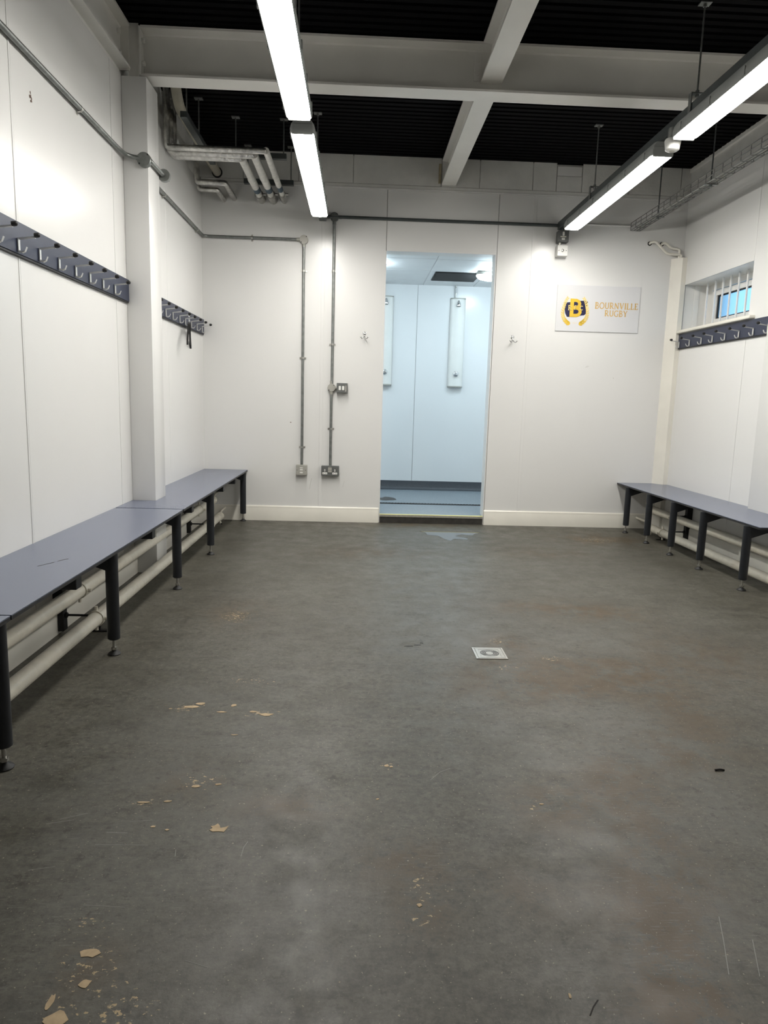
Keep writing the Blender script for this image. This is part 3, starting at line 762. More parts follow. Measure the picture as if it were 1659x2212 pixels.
for xc_ in (-.266, -.184):
    b = MB(); b.box(xc_ - .0045, xc_ + .0045, yf - .002, yf + .001, .423, .442, .001, 1); e = b.build('earth_shutter', 'white_plastic', t)
    b = MB(); b.box(xc_ - .0015, xc_ + .0015, yf - .0025, yf - .001, .428, .437); b.build('slot', 'black', e)
    b = MB(); b.box(xc_ - .020, xc_ + .020, yf - .002, yf + .001, .400, .416, .001, 1); e = b.build('pin_shutter', 'white_plastic', t)
    b = MB(); b.box(xc_ - .013, xc_ - .007, yf - .0025, yf - .001, .406, .4095); b.build('slot', 'black', e)
    b = MB(); b.box(xc_ + .007, xc_ + .013, yf - .0025, yf - .001, .406, .4095); b.build('slot', 'black', e)
for z0, z1 in ((.432, .458), (.416, .430)):
    b = MB(); b.box(-.240, -.209, yf - .003, yf + .001, z0, z1, .001, 1); b.build('rocker', 'grey_case_pale', t)
t, yf = wbox('spur_switch', 'single pale metal spur switch at the foot of the conduit', 'switch', -.502, -.412, .388, .472, .045, 'grey_case_pale')
b = MB(); b.box(-.470, -.446, yf - .003, yf + .001, .404, .416, .001, 1); b.build('rocker', 'white_plastic', t)
b = MB(); b.box(-.470, -.446, yf - .003, yf + .001, .428, .438, .001, 1); b.build('fuse_carrier', 'white_plastic', t)
b = MB(); b.box(-.470, -.446, yf - .0006, yf + .001, .446, .453); b.build('label', 'white_plastic', t)
for x in (-.492, -.424):
    b = MB(); b.cyl((x, yf - .002, .430), (x, yf + .001, .430), .0035, seg=10); b.build('screw', 'grey_case', t)
t, yf = wbox('isolator_switch', 'grey metal isolator box under the trunking end by the doorway', 'switch', 1.540, 1.626, 2.285, 2.372, .060, 'grey_case')
b = MB(); b.box(1.573, 1.588, yf - .008, yf + .001, 2.332, 2.362, .002, 1); b.build('rocker', 'white_plastic', t)
b = MB(); b.box(1.558, 1.604, yf - .003, yf + .001, 2.321, 2.329, .001, 1); b.build('label', 'cream_plastic', t)
b = MB(); b.box(1.568, 1.595, yf - .004, yf + .001, 2.300, 2.316, .003, 1); b.build('pilot_light', 'white_plastic', t)
b = MB(); b.cyl((1.578, D - .03, 2.37), (1.578, D - .03, 2.395), .013); b.build('coupler', 'galv_dark', t, smooth=40)
b = MB(); b.cyl((1.565, D - .03, 2.262), (1.565, D - .03, 2.287), .012); b.build('coupler', 'steel', t, smooth=40)
t, yf = wbox('key_switch', 'square white key switch box below the grey isolator', 'switch', 1.542, 1.626, 2.180, 2.264, .055, 'white_plastic')
b = MB(); b.lathe((1.583, yf, 2.222), [(.011, 0), (.011, -.004), (.007, -.006), (0, -.006)], 16, 'Y'); b.build('key_barrel', 'steel', t, smooth=40)
for x in (1.554, 1.612):
    b = MB(); b.cyl((x, yf - .0015, 2.222), (x, yf + .001, 2.222), .0035, seg=8); b.build('screw', 'grey_case', t)

# ------------------------------------------------------------------ sign
sg = thing('club_sign', 'white acrylic sign with gold crest and lettering beside the corner boxing', 'sign', (1.918, D - .008, 1.79))
SX0, SX1, SZ0, SZ1 = 1.578, 2.258, 1.610, 1.972
b = MB(); b.box(SX0, SX1, D - .007, D - .0005, SZ0, SZ1, .0012, 1); b.build('board', ['sign'], sg)
SY = D - .0072
def P(u, v): return (u, SY, v)
FN = (0, -1, 0)
GL = {  # stroke font on a unit box: lists of (points, weight) ; weight 1 thick, .55 thin
 'B': (.72, [([(.14, 0), (.14, 1)], 1), ([(.0, .0), (.36, .0), (.56, .06), (.64, .22), (.58, .42), (.40, .52), (.14, .52)], .75), ([(.0, 1), (.34, 1), (.50, .94), (.56, .78), (.50, .60), (.36, .52)], .75)]),
 'O': (.92, [([(.46 + .42 * math.cos(a), .5 + .5 * math.sin(a)) for a in [2 * math.pi * i / 16 for i in range(17)]], .8)]),
 'U': (.84, [([(.14, 1), (.14, .32), (.22, .08), (.42, 0), (.62, .08), (.70, .32), (.70, 1)], .85), ([(0, 1), (.28, 1)], .4), ([(.58, 1), (.84, 1)], .4)]),
 'R': (.78, [([(.14, 0), (.14, 1)], 1), ([(.0, 1), (.36, 1), (.54, .92), (.58, .75), (.52, .56), (.36, .48), (.14, .48)], .75), ([(.34, .48), (.60, .10), (.78, 0)], .85), ([(0, 0), (.28, 0)], .4)]),
 'N': (.90, [([(.14, 0), (.14, 1)], .6), ([(.12, 1), (.76, 0)], 1), ([(.76, 0), (.76, 1)], .6), ([(0, 0), (.28, 0)], .4), ([(.62, 1), (.90, 1)], .4)]),
 'V': (.84, [([(.10, 1), (.42, 0)], 1), ([(.42, 0), (.74, 1)], .6), ([(0, 1), (.26, 1)], .4), ([(.60, 1), (.84, 1)], .4)]),
 'I': (.34, [([(.17, 0), (.17, 1)], 1), ([(.03, 0), (.31, 0)], .4), ([(.03, 1), (.31, 1)], .4)]),
 'L': (.64, [([(.14, 0), (.14, 1)], 1), ([(0, 0), (.56, 0), (.62, .2)], .6), ([(0, 1), (.28, 1)], .4)]),
 'E': (.64, [([(.14, 0), (.14, 1)], 1), ([(0, 0), (.56, 0), (.62, .18)], .6), ([(0, 1), (.54, 1), (.58, .84)], .6), ([(.14, .52), (.48, .52)], .6)]),
 'G': (.88, [([(.78, .84), (.66, .97), (.46, 1), (.22, .92), (.06, .68), (.04, .4), (.14, .14), (.36, 0), (.58, 0), (.76, .08), (.76, .42)], .8), ([(.60, .42), (.88, .42)], .4)]),
 'Y': (.80, [([(.08, 1), (.40, .46)], .9), ([(.40, .46), (.72, 1)], .6), ([(.40, .46), (.40, 0)], 1), ([(.26, 0), (.54, 0)], .4), ([(0, 1), (.22, 1)], .4), ([(.60, 1), (.80, 1)], .4)]),
 'F': (.60, [([(.12, 0), (.12, 1)], 1), ([(.12, .95), (.56, .95)], .9), ([(.12, .52), (.46, .52)], .9)]),
 'C': (.72, [([(.66, .84), (.48, .97), (.28, .94), (.12, .72), (.08, .46), (.16, .16), (.36, .03), (.56, .06), (.68, .18)], .95)]),
 '1': (.40, [([(.05, .8), (.22, 1), (.22, 0)], .9)]),
 '9': (.60, [([(.50, .66), (.40, .48), (.20, .48), (.08, .66), (.12, .90), (.30, 1), (.46, .92), (.50, .66), (.46, .30), (.30, 0)], .8)]),
 '0': (.60, [([(.28 + .22 * math.cos(a), .5 + .5 * math.sin(a)) for a in [2 * math.pi * i / 12 for i in range(13)]], .8)]),
}
def text(parent, s, x, z, h, wt, m, sp=.12, sx=1.0, width=None, t=.0008, y=0.0):
    adv = sum(GL[c][0] for c in s) + sp * (len(s) - 1)
    if width: sx = width / (adv * h)
    cx = x
    for c in s:
        w, st = GL[c]
        b = MB()
        for q_, (pts, k) in enumerate(st):
            b.ribbon([(cx + px * h * sx, SY - y, z + pz * h) for px, pz in pts], wt * k, FN, t + q_ * .00012)
        b.build('letter', m, parent)
        cx += (w + sp) * h * sx
text(sg, 'BOURNVILLE', 1.893, 1.796, .046, .0085, 'gold_text', width=.350)
text(sg, 'RUGBY', 1.976, 1.738, .044, .0085, 'gold_text', width=.184)
# crest: navy banner, wreath, big B, RFC, year
CX, CZ = 1.732, 1.782
b = MB(); b.prism([P(1.640, 1.832), P(1.700, 1.840), P(1.742, 1.850), P(1.800, 1.852), P(1.832, 1.845), P(1.824, 1.80), P(1.830, 1.76), P(1.806, 1.738), P(1.76, 1.733), P(1.70, 1.722), P(1.668, 1.722), P(1.652, 1.75), P(1.643, 1.79)], (0, -.0006, 0)); b.build('crest_banner', 'navy_print', sg)
bz0, bz1, bl = 1.722, 1.866, 1.689
def bigB():
    b = MB(); y = SY - .0006; tt = .0012
    hw = .022
    def rb(pts, w): b.ribbon([(u, y, v) for u, v in pts], w, FN, tt)
    b.ribbon([(bl + .014, y, bz0), (bl + .014, y, bz1)], .030, FN, tt + .0005)
    top = bz1 - .013; bot = bz0 + .013; mid = (bz0 + bz1) / 2 + .002
    rb([(bl + .006, top), (bl + .050, top), (bl + .068, top - .008), (bl + .076, top - .024), (bl + .074, mid + .018), (bl + .062, mid + .004), (bl + .046, mid), (bl + .006, mid)], .025)
    tt += .0002
    rb([(bl + .046, mid), (bl + .070, mid - .006), (bl + .082, mid - .020), (bl + .083, bot + .024), (bl + .072, bot + .006), (bl + .052, bot), (bl + .006, bot)], .026)
    return b.build('crest_initial', 'gold', sg)
bigB()
for ch, x, z in (('R', 1.673, 1.777), ('F', 1.722, 1.779), ('C', 1.768, 1.777)):
    w, st = GL[ch]; h = .034
    for dy, dz, mk, nm in ((.0024, -.003, 'navy_print', 'letter_shadow'), (.0029, 0, 'gold_pale', 'letter')):
        b = MB()
        for q_, (pts, k) in enumerate(st): b.ribbon([(x + px * h + (0.001 if dz else 0), SY - dy, z + pz * h + dz) for px, pz in pts], .006, FN, .0004 + q_ * .0001)
        b.build(nm, mk, sg)
text(sg, '1909', 1.712, 1.668, .014, .002, 'gold_faint', width=.040)
for sd in (-1, 1):                                      # laurel branches, leaf by leaf
    for i in range(14):
        a = math.radians(-70 + i * 8.9)
        px, pz = CX + sd * (.101 + .006 * math.sin(i * .5)) * math.cos(a), CZ - .004 + .120 * math.sin(a)
        tx_, tz_ = -sd * math.sin(a) * .101, .120 * math.cos(a)
        ln = math.hypot(tx_, tz_); tx_, tz_ = tx_ / ln, tz_ / ln
        sz = .031 * (1.12 - .030 * i)
        for q in (-1, 1):
            ca, sa = math.cos(.52 * q), math.sin(.52 * q)
            dx, dz = tx_ * ca - tz_ * sa, tx_ * sa + tz_ * ca
            nx, nz = -dz, dx
            b = MB(); b.prism([(px + dx * sz * u + nx * sz * v, SY - .0009, pz + dz * sz * u + nz * sz * v) for u, v in ((0, 0), (.35, .21), (.7, .16), (1, 0), (.7, -.16), (.35, -.21))], (0, -.0006, 0))
            b.build('laurel_leaf', 'gold_pale' if i > 2 else 'gold', sg)

# ------------------------------------------------------------------ robe hooks by the doorway
def robe_hook(x, z, lab):
    t = thing('robe_hook', lab, 'hook', (x, D, z))
    b = MB(); b.lathe((x, D, z + .02), [(.014, 0), (.014, -.003), (.009, -.007), (0, -.008)], 16, 'Y'); b.build('rose', 'chrome', t, smooth=40)
    for s2 in (-1, 1):
        b = MB(); b.tube([(x, D - .007, z + .014), (x + s2 * .003, D - .02, z - .012), (x + s2 * .018, D - .042, z - .026), (x + s2 * .028, D - .052, z - .012)], .0042, .015, 8); b.ball((x + s2 * .028, D - .052, z - .011), .006, u=8, v=6); b.build('prong', 'chrome', t, smooth=60)
robe_hook(.033, 1.520, 'small chrome double robe hook between the conduit and the doorway')
robe_hook(1.235, 1.528, 'small chrome double robe hook between the doorway and the sign')

# ------------------------------------------------------------------ coat rails
def coat_rail(xw, sgn, y0, y1, z0, z1, hooks, lab, chamfer=True):
    """board on the wall x = xw, room on the side sgn; hooks at the given Y"""
    t = thing('coat_rail', lab, 'coat rail', (xw, (y0 + y1) / 2, z0))
    X = lambda d: xw + sgn * d
    a, c = sorted((X(0.0), X(.014)))
    b = MB(); b.box(a, c, y0, y1, z0 + .004, z1, .001, 1); b.build('board', 'navy_board', t)
    a, c = sorted((X(0.0), X(.011)))
    b = MB(); b.box(a, c, y0, y1, z0 - .004, z0 + .0035, .001, 1); b.build('board_edge', 'black_edge', t)
    zt = (z0 + z1) / 2 - .006
    first = None
    for y in hooks:
        if first is None:
            f0 = y
            b = MB()
            b.ribbon([(X(.017), y, zt + .004), (X(.017), y, zt - .042)], .014, (sgn, 0, 0), .003)
            sec = lambda x, z: [(x, y - .0055, z - .0028), (x, y + .0055, z - .0028), (x, y + .0055, z + .0028), (x, y - .0055, z + .0028)]
            b.loft([sec(X(.016), zt + .002), sec(X(.076), zt + .010)])
            b.ribbon([(X(.0745), y, zt + .006), (X(.0745), y, zt + .024)], .011, (sgn, 0, 0), .003)
            # lower J
            pth = [(X(.018), zt - .041), (X(.030), zt - .044), (X(.040), zt - .039), (X(.045), zt - .028)]
            secs = []
            for x, z in pth: secs.append([(x, y - .0058, z - .003), (x, y + .0058, z - .003), (x + sgn * .002, y + .0058, z + .003), (x + sgn * .002, y - .0058, z + .003)])
            b.loft(secs)
            first = b.build('hook', 'satin', t)
            b = MB(); b.cyl((X(.0765), y, zt + .016), (X(.087), y, zt + .017), .009, .009, 12); b.ball((X(.087), y, zt + .017), .0088, u=10, v=6); b.build('rubber_tip', 'black', first, smooth=50)
        else:
            dup_part(first, t, (0, y - f0, 0))
    return t
coat_rail(XL, 1, 2.0, 3.932, 1.490, 1.607, [2.18, 2.35, 2.521, 2.689, 2.860, 3.036, 3.207, 3.370, 3.536, 3.702], 'navy coat rail ending at the boxed column on the near side')
coat_rail(XL, 1, 4.146, 5.772, 1.490, 1.607, [4.30, 4.470, 4.642, 4.810, 4.991, 5.152, 5.330, 5.508, 5.682], 'navy coat rail between the boxed column and the corner, with hangers')
coat_rail(XR, -1, 3.9, 5.790, 1.490, 1.604, [5.687, 5.508, 5.317, 5.149, 4.973, 4.790, 4.614, 4.446], 'navy coat rail under the barred window')

def clothes_hanger(y, ang, dz, lab):
    x = -1.208
    t = thing('clothes_hanger', lab, 'hanger', (x, y, 1.57), 'hangers on the coat rail')
    u = Vector((math.sin(ang), math.cos(ang), 0))
    O = Vector((x, y, 1.505 + dz))
    b = MB(); b.tube([O, O + Vector((0, 0, .035)), O + u * .018 + Vector((0, 0, .055)), O + u * .012 + Vector((0, 0, .078)), O - u * .012 + Vector((0, 0, .076)), O - u * .016 + Vector((0, 0, .062))], .0018, .012, 8); b.build('wire_hook', 'chrome', t, smooth=60)
    b = MB()
    n = Vector((u.y, -u.x, 0))
    for s2 in (-1, 1):
        secs = []
        for k, (d, z, h) in enumerate(((0, .005, .018), (.05, -.012, .018), (.12, -.065, .017), (.18, -.125, .014), (.195, -.15, .010))):
            q = O + u * s2 * d + Vector((0, 0, z))
            secs.append([q - n * .006 + UZ * h / 2, q + n * .006 + UZ * h / 2, q + n * .006 - UZ * h / 2, q - n * .006 - UZ * h / 2])
        bb = MB(); bb.loft(secs); bb.build('arm', 'black', t)
    b.bm.free()
    return t
clothes_hanger(5.150, -.225, 0.0, 'black clothes hanger nearer the wall on the coat rail by the corner')
clothes_hanger(5.120, -.175, -0.002, 'black clothes hanger tilted outward on the coat rail by the corner')

# ------------------------------------------------------------------ benches
def bench_leg(t, x, y, z, sgn, xw):
    """leg with arm to the wall; sgn = direction from leg to wall"""
    def ov(zz, k=1.0, sh=0):
        return [(x + sgn * .0 + .024 * k * math.cos(2 * math.pi * i / 16), y + .021 * k * math.sin(2 * math.pi * i / 16), zz + sh * .024 * math.cos(2 * math.pi * i / 16)) for i in range(16)]
    b = MB(); b.loft([ov(.061, .8), ov(.065, 1.0), ov(z - .02, 1.0), ov(z - .013, 1.0)]); l = b.build('leg', 'navy_frame', t, smooth=40)
    b = MB(); b.cyl((x, y, .012), (x, y, .07), .006, seg=10); b.cyl((x, y, .020), (x, y, .030), .012, seg=6); b.build('stud', 'steel', l, smooth=30)
    b = MB(); b.lathe((x, y, 0), [(.023, 0), (.025, .003), (.020, .009), (.010, .015), (.008, .02)], 20); b.build('foot', 'black', l, smooth=50)
    a, c = sorted((x, xw))
    b = MB(); b.prism([(x, y - .02, z - .013), (xw, y - .02, z - .013), (xw, y - .02, z - .05), (x + sgn * .10, y - .02, z - .05), (x, y - .02, z - .085)], (0, .04, 0)); b.build('arm', 'navy_frame', t)
def bench(lab, xe, xw, y0, y1, z, legs, braces, sgn, cut=None, xleg=None, grp='wall benches'):
    """xe: front edge x, xw: wall x, sgn direction from front to wall"""
    t = thing('bench', lab, 'bench', ((xe + xw) / 2, (y0 + y1) / 2, 0), grp)
    def outline(z_):
        if cut is None: return [(xe, y0, z_), (xw, y0, z_), (xw, y1, z_), (xe, y1, z_)]
        p = [(xe, y0, z_)]
        for q in cut: p.append((*q, z_))
        p += [(xe, y1, z_)]
        return p
    b = MB(); b.prism(outline(z - .003), (0, 0, .003)); b.build('seat', 'bench', t)
    b = MB(); b.prism(outline(z - .0135), (0, 0, .0103)); b.build('seat_core', 'black_edge', t)
    for y in legs: bench_leg(t, xleg, y, z, sgn, xw)
    for y in braces:
        a, c = sorted((xe - sgn * -.055, xw))
        b = MB(); b.box(a, c, y - .024, y + .024, z - .088, z - .014, .002, 1); b.build('brace', 'navy_frame', t)
    return t
ZB = .418
bench('grey blue slatless bench between the column and the doorway wall', -.903, XL, 3.656, D - .004, ZB, (5.722, 4.442), (4.09, 5.05, 5.53), -1,
      cut=[(XL, 3.656), (XL, 3.935), (-1.1255, 3.935), (-1.1255, 4.144), (XL, 4.144), (XL, D - .004)], xleg=-.930)
bench('grey blue bench under the near coat rail, scratched top', -.903, XL, 1.814, 3.641, ZB, (3.606, 2.643), (2.40, 3.30), -1, xleg=-.930)
bench('end of a grey blue bench cut off by the picture edge, nearest the viewpoint', -.903, XL, -.05, 1.807, ZB, (1.786, 0.9, 0.0), (1.4, .5), -1, xleg=-.930)
bench('grey blue bench on the window wall with five legs', 2.190, XR, 3.66, D - .004, .385, (5.539, 5.117, 4.708, 4.286, 3.782), (), 1,
      cut=[(2.533, 3.66), (2.533, 4.402), (XR, 4.402), (XR, D - .077), (2.5475, D - .077), (2.486, D - .004)], xleg=2.184 + .012)
b = MB(); b.box(2.27, 2.53, 3.50, 3.62, .285, .345, .003, 1)
tag(b.build('bench_bracket', 'navy_frame'), 'dark steel bracket under the end of the window wall bench', 'bracket')
bs = MB()
bs.ribbon([(-1.075, 2.352, ZB), (-1.06, 2.385, ZB), (-1.045, 2.412, ZB)], .003, (0, 0, 1), .0004)
bs.ribbon([(-1.04, 2.43, ZB), (-1.032, 2.455, ZB), (-1.02, 2.47, ZB)], .004, (0, 0, 1), .0004)
bs.bm.normal_update()
tag(bs.build('scratch_mark', 'twig'), 'dark scratch on top of the near bench', 'scratch')

# ------------------------------------------------------------------ heating pipes
def hpipe(lab, x, z, y0, y1, sgn, valve):
    t = thing('heating_pipe', lab, 'pipe', (x, (y0 + y1) / 2, z), 'cream heating pipes')
    r = .0295
    b = MB(); b.cyl((x, y0, z), (x, y1 - .06, z), r, seg=20); b.build('pipe', 'pipe', t, smooth=40)
    b = MB(); b.lathe((x, y1 - .10, z), [(r + .001, 0), (r + .004, .004), (r + .004, .016), (r + .001, .02), (r + .001, .06), (r + .004, .064), (r + .004, .085), (r * .8, .098), (0, .10)], 20, 'Y'); b.build('end_cap', 'pipe', t, smooth=40)
    b = MB(); b.tube([(x, y1 - .02, z + .012), (x - sgn * .0, y1 + .05, z + .035), (x, D - .02, z + .035)], .0085, .03, 10); b.build('tail_pipe', 'pipe', t, smooth=60)
    if valve:
        b = MB(); b.cyl((x, y1 - .06, z - .02), (x - sgn * -.012, y1 - .055, z - .05), .012, .008, 10); v_ = b.build('drain_valve', 'pipe', t, smooth=40)
        b = MB(); b.cyl((x + sgn * .012, y1 - .055, z - .045), (x + sgn * .02, y1 - .04, .006), .006, .005, 8); b.build('valve_tail', 'riser', v_, smooth=40)
    else:
        b = MB(); b.cyl((x, y1 - .03, z + .02), (x, y1 - .03, z + .06), .006, seg=8); b.build('air_vent', 'steel', t, smooth=40)
    return t
hpipe('upper cream heating pipe under the benches opposite the window', -1.150, .187, Y0, 5.62, 1, False)
hpipe('lower cream heating pipe under the benches opposite the window', -1.085, .066, Y0, 5.56, 1, True)
hpipe('upper cream heating pipe under the window wall bench', 2.450, .180, Y0, 5.66, -1, False)
hpipe('lower cream heating pipe under the window wall bench', 2.372, .058, Y0, 5.50, -1, True)
def psupport(lab, xw, sgn, y, xu, zu, xl, zl):
    t = thing('pipe_support', lab, 'bracket', (xw, y, 0), 'pipe supports')
    a, c = sorted((xw + sgn * .001, xw + sgn * .042))
    zt = .37
    b = MB(); b.box(a, c, y - .021, y + .021, .012, zt, .002, 1); b.build('strut_channel', 'black_steel', t)
    for x, z in ((xu, zu), (xl, zl)):
        b = MB(); b.cyl((xw + sgn * .04, y, z + .012), (x, y, z + .012), .005, seg=8); b.cyl((xw + sgn * .04, y, z + .012), (xw + sgn * .052, y, z + .012), .012, seg=6); b.build('threaded_rod', 'black_steel', t)
        for dy in (-.012,):
            b = MB()
            b.lathe((x, y - .012, z), [(.0300, 0), (.0345, 0), (.0345, .024), (.0300, .024)], 20, 'Y')
            for k in (-1, 1):
                b.cyl((x, y, z + k * .033), (x, y, z + k * .052), .007, seg=8); b.cyl((x + k * .033, y, z), (x + k * .047, y, z), .007, seg=8)
            b.build('pipe_ring', 'pipe', t, smooth=40)
    b = MB(); b.cyl((xl, y + .03, .004), (xl, y + .03, zl - .03), .006, seg=8); b.box(xl - .035, xl + .035, y + .018, y + .042, 0, .006, .001, 1); b.build('floor_foot', 'black_steel', t)
psupport('black strut and rods holding the pipes under the near bench', XL, 1, 2.885, -1.150, .187, -1.085, .066)
psupport('black strut and rods holding the pipes beyond the boxed column', XL, 1, 5.105, -1.150, .187, -1.085, .066)
psupport('black strut and rods holding the pipes under the window wall bench', XR, -1, 5.24, 2.450, .180, 2.372, .058)

# ------------------------------------------------------------------ lagged pipes in the corner
def lagged(lab, path, r, m='foil', tape=True, grp=None, mid=None):
    t = thing('lagged_pipe', lab, 'pipe', path[-1], grp)
    if tape:
        n = len(path)
        b = MB(); b.tube(path[:-1] , r, .02, 14, 3); b.build('foil_lagging', m, t, smooth=60)
        p0, p1 = Vector(path[-2]), Vector(path[-1]); d = (p1 - p0).normalized(); L_ = (p1 - p0).length
        a1, a2, a3, a4 = L_ * .64, L_ * .74, L_ * .82, L_
        b = MB(); b.tube([p0 - d * r * .6, p0 + d * L_ * .2, p0 + d * L_ * .4, p0 + d * a1], r * 1.1, 0, 14, wob=.04); b.build('white_lagging', 'foil_white', t, smooth=60)
        b = MB(); b.lathe(p0 + d * L_ * .44, [(r * 1.1, 0), (r * 1.26, .006), (r * 1.26, .016), (r * 1.1, .022)], 16, 'Y'); b.build('tape_band', 'foil_white', t, smooth=50)
        b = MB(); b.cyl(p0 + d * a1, p0 + d * a2, r * 1.12, seg=16); tb = b.build('blue_tape', 'blue_tape', t, smooth=40); tb['label'] = 'dark blue tape band'
        b = MB(); b.cyl(p0 + d * a2, p0 + d * a3, r * 1.0, seg=16); b.build('collar', 'foil_white', t, smooth=40)
        b = MB(); b.lathe(p0 + d * a3, [(r * .9, 0), (r * 1.2, .01), (r * 1.3, .04), (r * 1.26, a4 - a3)], 16, 'Y'); b.build('end_lagging', 'foil', t, smooth=40)
        b = MB(); b.cyl(p0 + d * (a3 + .01), p0 + d * (a3 + .025), r * 1.42, seg=14); b.cyl(p0 + d * (a3 + .018) + UX * r, p0 + d * (a3 + .018) + UX * (r + .028), .008, seg=8); b.build('pipe_clip', 'steel', t, smooth=40)
    else:
        b = MB(); b.tube(path, r, .02, 14, 3); b.build('foil_lagging', m, t, smooth=60)
    return t
gz = 2.527
for x, y, r, lab in ((-.788, 4.845, .0235, 'foil lagged pipe, first of three across the corner to turn to the wall'), (-.698, 4.770, .0235, 'foil lagged pipe, middle of three across the corner'), (-.612, 4.690, .0185, 'foil lagged pipe, longest of three across the corner')):
    lagged(lab, [(-1.225, y, ZC), (-1.225, y, gz), (x, y, gz), (x, D, gz)], r)
lagged('slim foil lagged pipe below the three, turning to the wall', [(-1.20, 5.395, ZC), (-1.20, 5.395, 2.530), (-1.0, 5.395, 2.530), (-1.0, D, 2.530)], .0205, tape=False)
lagged('short slim foil lagged pipe tucked in the corner', [(-1.215, 5.52, 2.60), (-1.215, 5.52, 2.515), (-1.08, 5.52, 2.515), (-1.08, D, 2.515)], .0175, tape=False)
t = thing('soil_pipe', 'cream soil pipe running under the deck into the corner wall', 'pipe', (-1.13, D, 2.715))
b = MB(); b.tube([(-1.13, D, 2.715), (-1.13, 5.2, 2.72), (-1.13, 4.62, 2.735), (-1.13, 4.50, ZC)], .031, .08, 16); b.build('pipe', 'soil', t, smooth=60)
b = MB(); b.lathe((-1.13, D - .012, 2.715), [(.031, 0), (.040, 0), (.040, .012), (.031, .012)], 20, 'Y'); b.build('wall_collar', 'black', t, smooth=40)
def hung_strut(lab, x0, x1, y, z):
    t = thing('hung_strut', lab, 'strut', ((x0 + x1) / 2, y, z))
    b = MB(); b.box(x0, x1, y - .02, y + .02, z, z + .035, .002, 1); b.build('channel', 'galv_dark', t)
    for x in (x0 + .03, x1 - .02):
        b = MB(); b.cyl((x, y, z + .03), (x, y, ZC), .0045, seg=8); r = b.build('hanger_rod', 'galv', t)
        b = MB(); b.box(x - .026, x + .026, y - .02, y + .02, ZC - .006, ZC); b.build('fixing_plate', 'galv', r)
hung_strut('dark steel strut hung on rods over the corner pipes', -.905, -.530, 5.13, 2.620)
hung_strut('dark steel strut hung on rods close to the doorway wall', -.905, -.530, 5.66, 2.605)
t = thing('hung_strut', 'dark steel strut hung beside the cream soil pipe', 'strut', (-1.06, 4.8, 2.64))
b = MB(); b.box(-1.085, -1.045, 4.46, 5.30, 2.62, 2.655, .002, 1); b.build('channel', 'galv_dark', t)
for y in (4.53, 4.853):
    b = MB(); b.cyl((-1.062, y, 2.65), (-1.062, y, ZC), .0045, seg=8); r = b.build('hanger_rod', 'galv', t)
    b = MB(); b.box(-1.088, -1.036, y - .02, y + .02, ZC - .006, ZC); b.build('fixing_plate', 'galv', r)

# ------------------------------------------------------------------ cable tray
t = thing('cable_tray', 'grey wire basket cable tray hung near the window wall', 'cable tray', (2.165, 4.0, 2.40))
for x, z in ((2.128, 2.456), (2.128, 2.428), (2.128, 2.400), (2.152, 2.400), (2.178, 2.400), (2.202, 2.400), (2.202, 2.428)):
    b = MB(); b.cyl((x, 1.2, z), (x, 5.765, z), .0030, seg=6); b.build('long_wire', 'tray', t, smooth=60)
b = MB(); b.cyl((2.128, 1.2, 2.400), (2.128, 1.2, 2.456), .002, seg=5); b.cyl((2.128, 1.2, 2.400), (2.202, 1.2, 2.400), .002, seg=5); b.cyl((2.202, 1.2, 2.400), (2.202, 1.2, 2.43), .002, seg=5)
cw_ = b.build('cross_wire', 'tray', t)
for k in range(1, 46): dup_part(cw_, t, (0, k * .1014, 0))
for i, (x, m_) in enumerate(((2.150, 'white_plastic'), (2.162, 'grey_case'), (2.176, 'white_plastic'), (2.188, 'black'))):
    b = MB(); b.tube([(x + random.uniform(-.004, .004), 1.2 + .45 * q, 2.407) for q in range(10)] + [(x, 5.68, 2.407)], .0042, 0, 6); b.build('cable', m_, t, smooth=60)
for y in (2.9, 4.555, 5.335):
    b = MB(); b.cyl((2.165, y, 2.385), (2.165, y, ZC), .0045, seg=8); b.cyl((2.165, y, 2.384), (2.165, y, 2.394), .010, seg=6); r = b.build('hanger_rod', 'galv_dark', t)
    b = MB(); b.box(2.139, 2.191, y - .02, y + .02, ZC - .006, ZC); b.build('fixing_plate', 'galv', r)
    b = MB(); b.box(2.12, 2.21, y - .010, y + .010, 2.394, 2.398); b.build('hanger_bracket', 'galv', r)

# ------------------------------------------------------------------ small corner pipes above the boxing
for lab, pts in (('white bent pipe, longer of two entering the corner boxing', [(2.300, D, 2.312), (2.300, D - .03, 2.318), (2.335, D - .034, 2.322), (2.430, D - .036, 2.232), (2.548, D - .038, 2.226), (2.548, D - .038, 2.19)]),
                 ('white bent pipe, shorter of two entering the corner boxing', [(2.398, D, 2.310), (2.398, D - .02, 2.314), (2.425, D - .022, 2.314), (2.470, D - .022, 2.276), (2.540, D - .022, 2.272), (2.540, D - .022, 2.19)])):
    t = thing('corner_pipe', lab, 'pipe', pts[0], 'white pipes above the corner boxing')
    b = MB(); b.tube(pts, .010, .022, 12); b.build('pipe', 'gloss', t, smooth=60)
    b = MB(); b.lathe((pts[0][0], D - .002, pts[0][2]), [(.010, 0), (.017, 0), (.017, .003), (.010, .003)], 16, 'Y'); b.build('hole_collar', 'black', t)

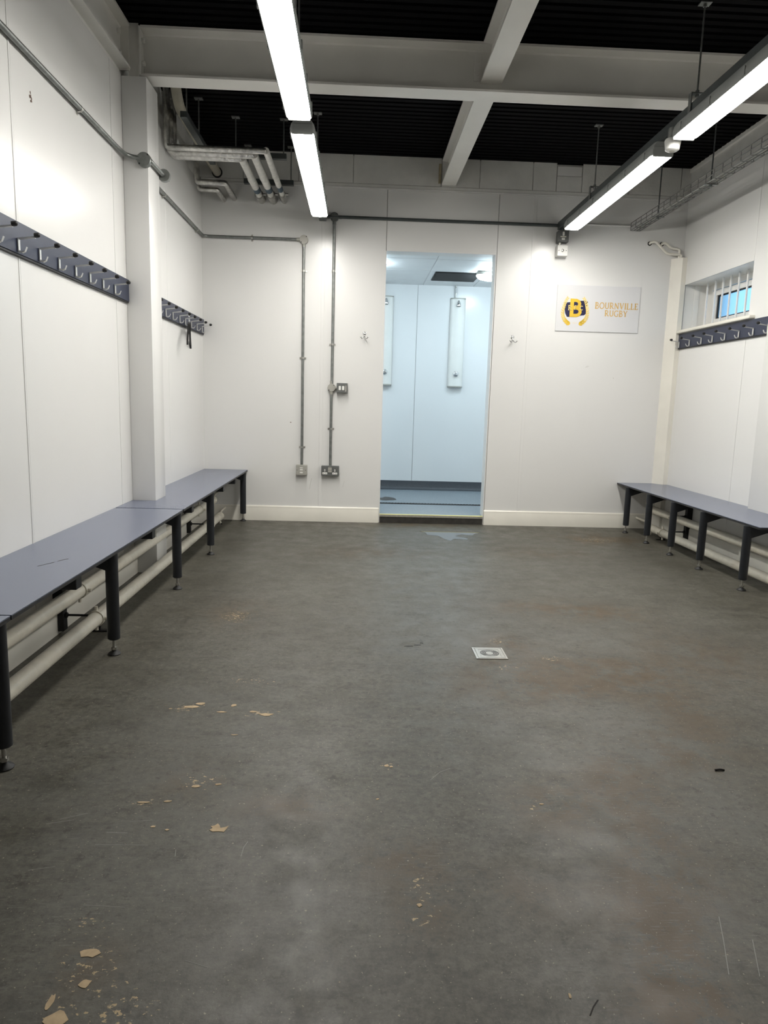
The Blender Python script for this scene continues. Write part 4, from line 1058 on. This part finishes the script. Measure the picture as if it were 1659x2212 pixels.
# ------------------------------------------------------------------ floor drain and puddle
fd = thing('floor_drain', 'square stainless steel floor drain with round slotted grate', 'drain', (.5545, 2.706, 0))
fx, fy, fh = .5545, 2.706, .0635
b = MB(); bm = b.bm
def sq(h, z): return [bm.verts.new((fx + sx * h, fy + sy * h, z)) for sx, sy in ((-1, -1), (1, -1), (1, 1), (-1, 1))]
R = [sq(fh, .0), sq(fh, .003), sq(fh - .007, .003), sq(fh - .0075, .0012), sq(fh - .010, .0012), sq(fh - .0105, .0035), sq(fh - .022, .0035)]
for a, c in zip(R, R[1:]):
    for i in range(4): bm.faces.new((a[i], a[(i + 1) % 4], c[(i + 1) % 4], c[i]))
bmesh.ops.recalc_face_normals(bm, faces=bm.faces)
b.build('frame', 'steel', fd)
b = MB(); b.box(fx - .0415, fx + .0415, fy - .0415, fy + .0415, .0005, .0028, .001, 1); gr = b.build('grate', 'steel', fd)
bsl = MB()
for rr in (.018, .024, .030, .036):
    for side in (0, math.pi):
        pts = [(fx + rr * math.cos(side + a), fy + rr * math.sin(side + a), .0028) for a in [(-.85 + 1.7 * i / 8) for i in range(9)]]
        bsl.ribbon(pts, .0034, (0, 0, 1), .0004)
for i in range(-5, 6):
    for sg_ in (-1, 1):
        x = i * .0052
        r0, r1 = math.sqrt(max(0, .0155 ** 2 - x * x)), math.sqrt(.0375 ** 2 - x * x)
        r0 = max(r0, abs(x) * 1.02)
        if r1 - r0 > .006: bsl.ribbon([(fx + x, fy + sg_ * r0, .0028), (fx + x, fy + sg_ * r1, .0028)], .0024, (0, 0, 1), .0004)
o = bsl.build('slots', 'black', gr); o['kind'] = 'stuff'
pd = MB(); pd.prism([(x, y, .0004) for x, y in ((.500, 5.42), (.60, 5.46), (.70, 5.44), (.80, 5.47), (.93, 5.46), (.99, 5.42), (.93, 5.35), (.90, 5.28), (.82, 5.31), (.76, 5.24), (.84, 5.16), (.84, 5.11), (.74, 5.13), (.70, 5.05), (.66, 5.12), (.63, 5.24), (.55, 5.27), (.545, 5.36))], (0, 0, .0008))
tag(pd.build('puddle', 'water'), 'shallow puddle on the floor in front of the doorway', 'puddle')
b = MB(); b.tube([(1.025, 1.797, .003), (1.04, 1.799, .004), (1.052, 1.797, .003)], .0028, .005, 7); tag(b.build('twig', 'twig', smooth=60), 'tiny dark twig lying on the floor near the window side', 'twig')
b = MB()
for k in range(7):
    q = rough_poly(2.882 + random.uniform(-.012, .012), 2.093 + random.uniform(-.018, .018), .005, .007, 7); b.prism([(XL + .0003, y, z) for y, z in q], (.0005, 0, 0))
o = tag(b.build('wall_stain', 'stain'), 'small brown chipped mark on the wall below the conduit', 'stain'); o['kind'] = 'stuff'
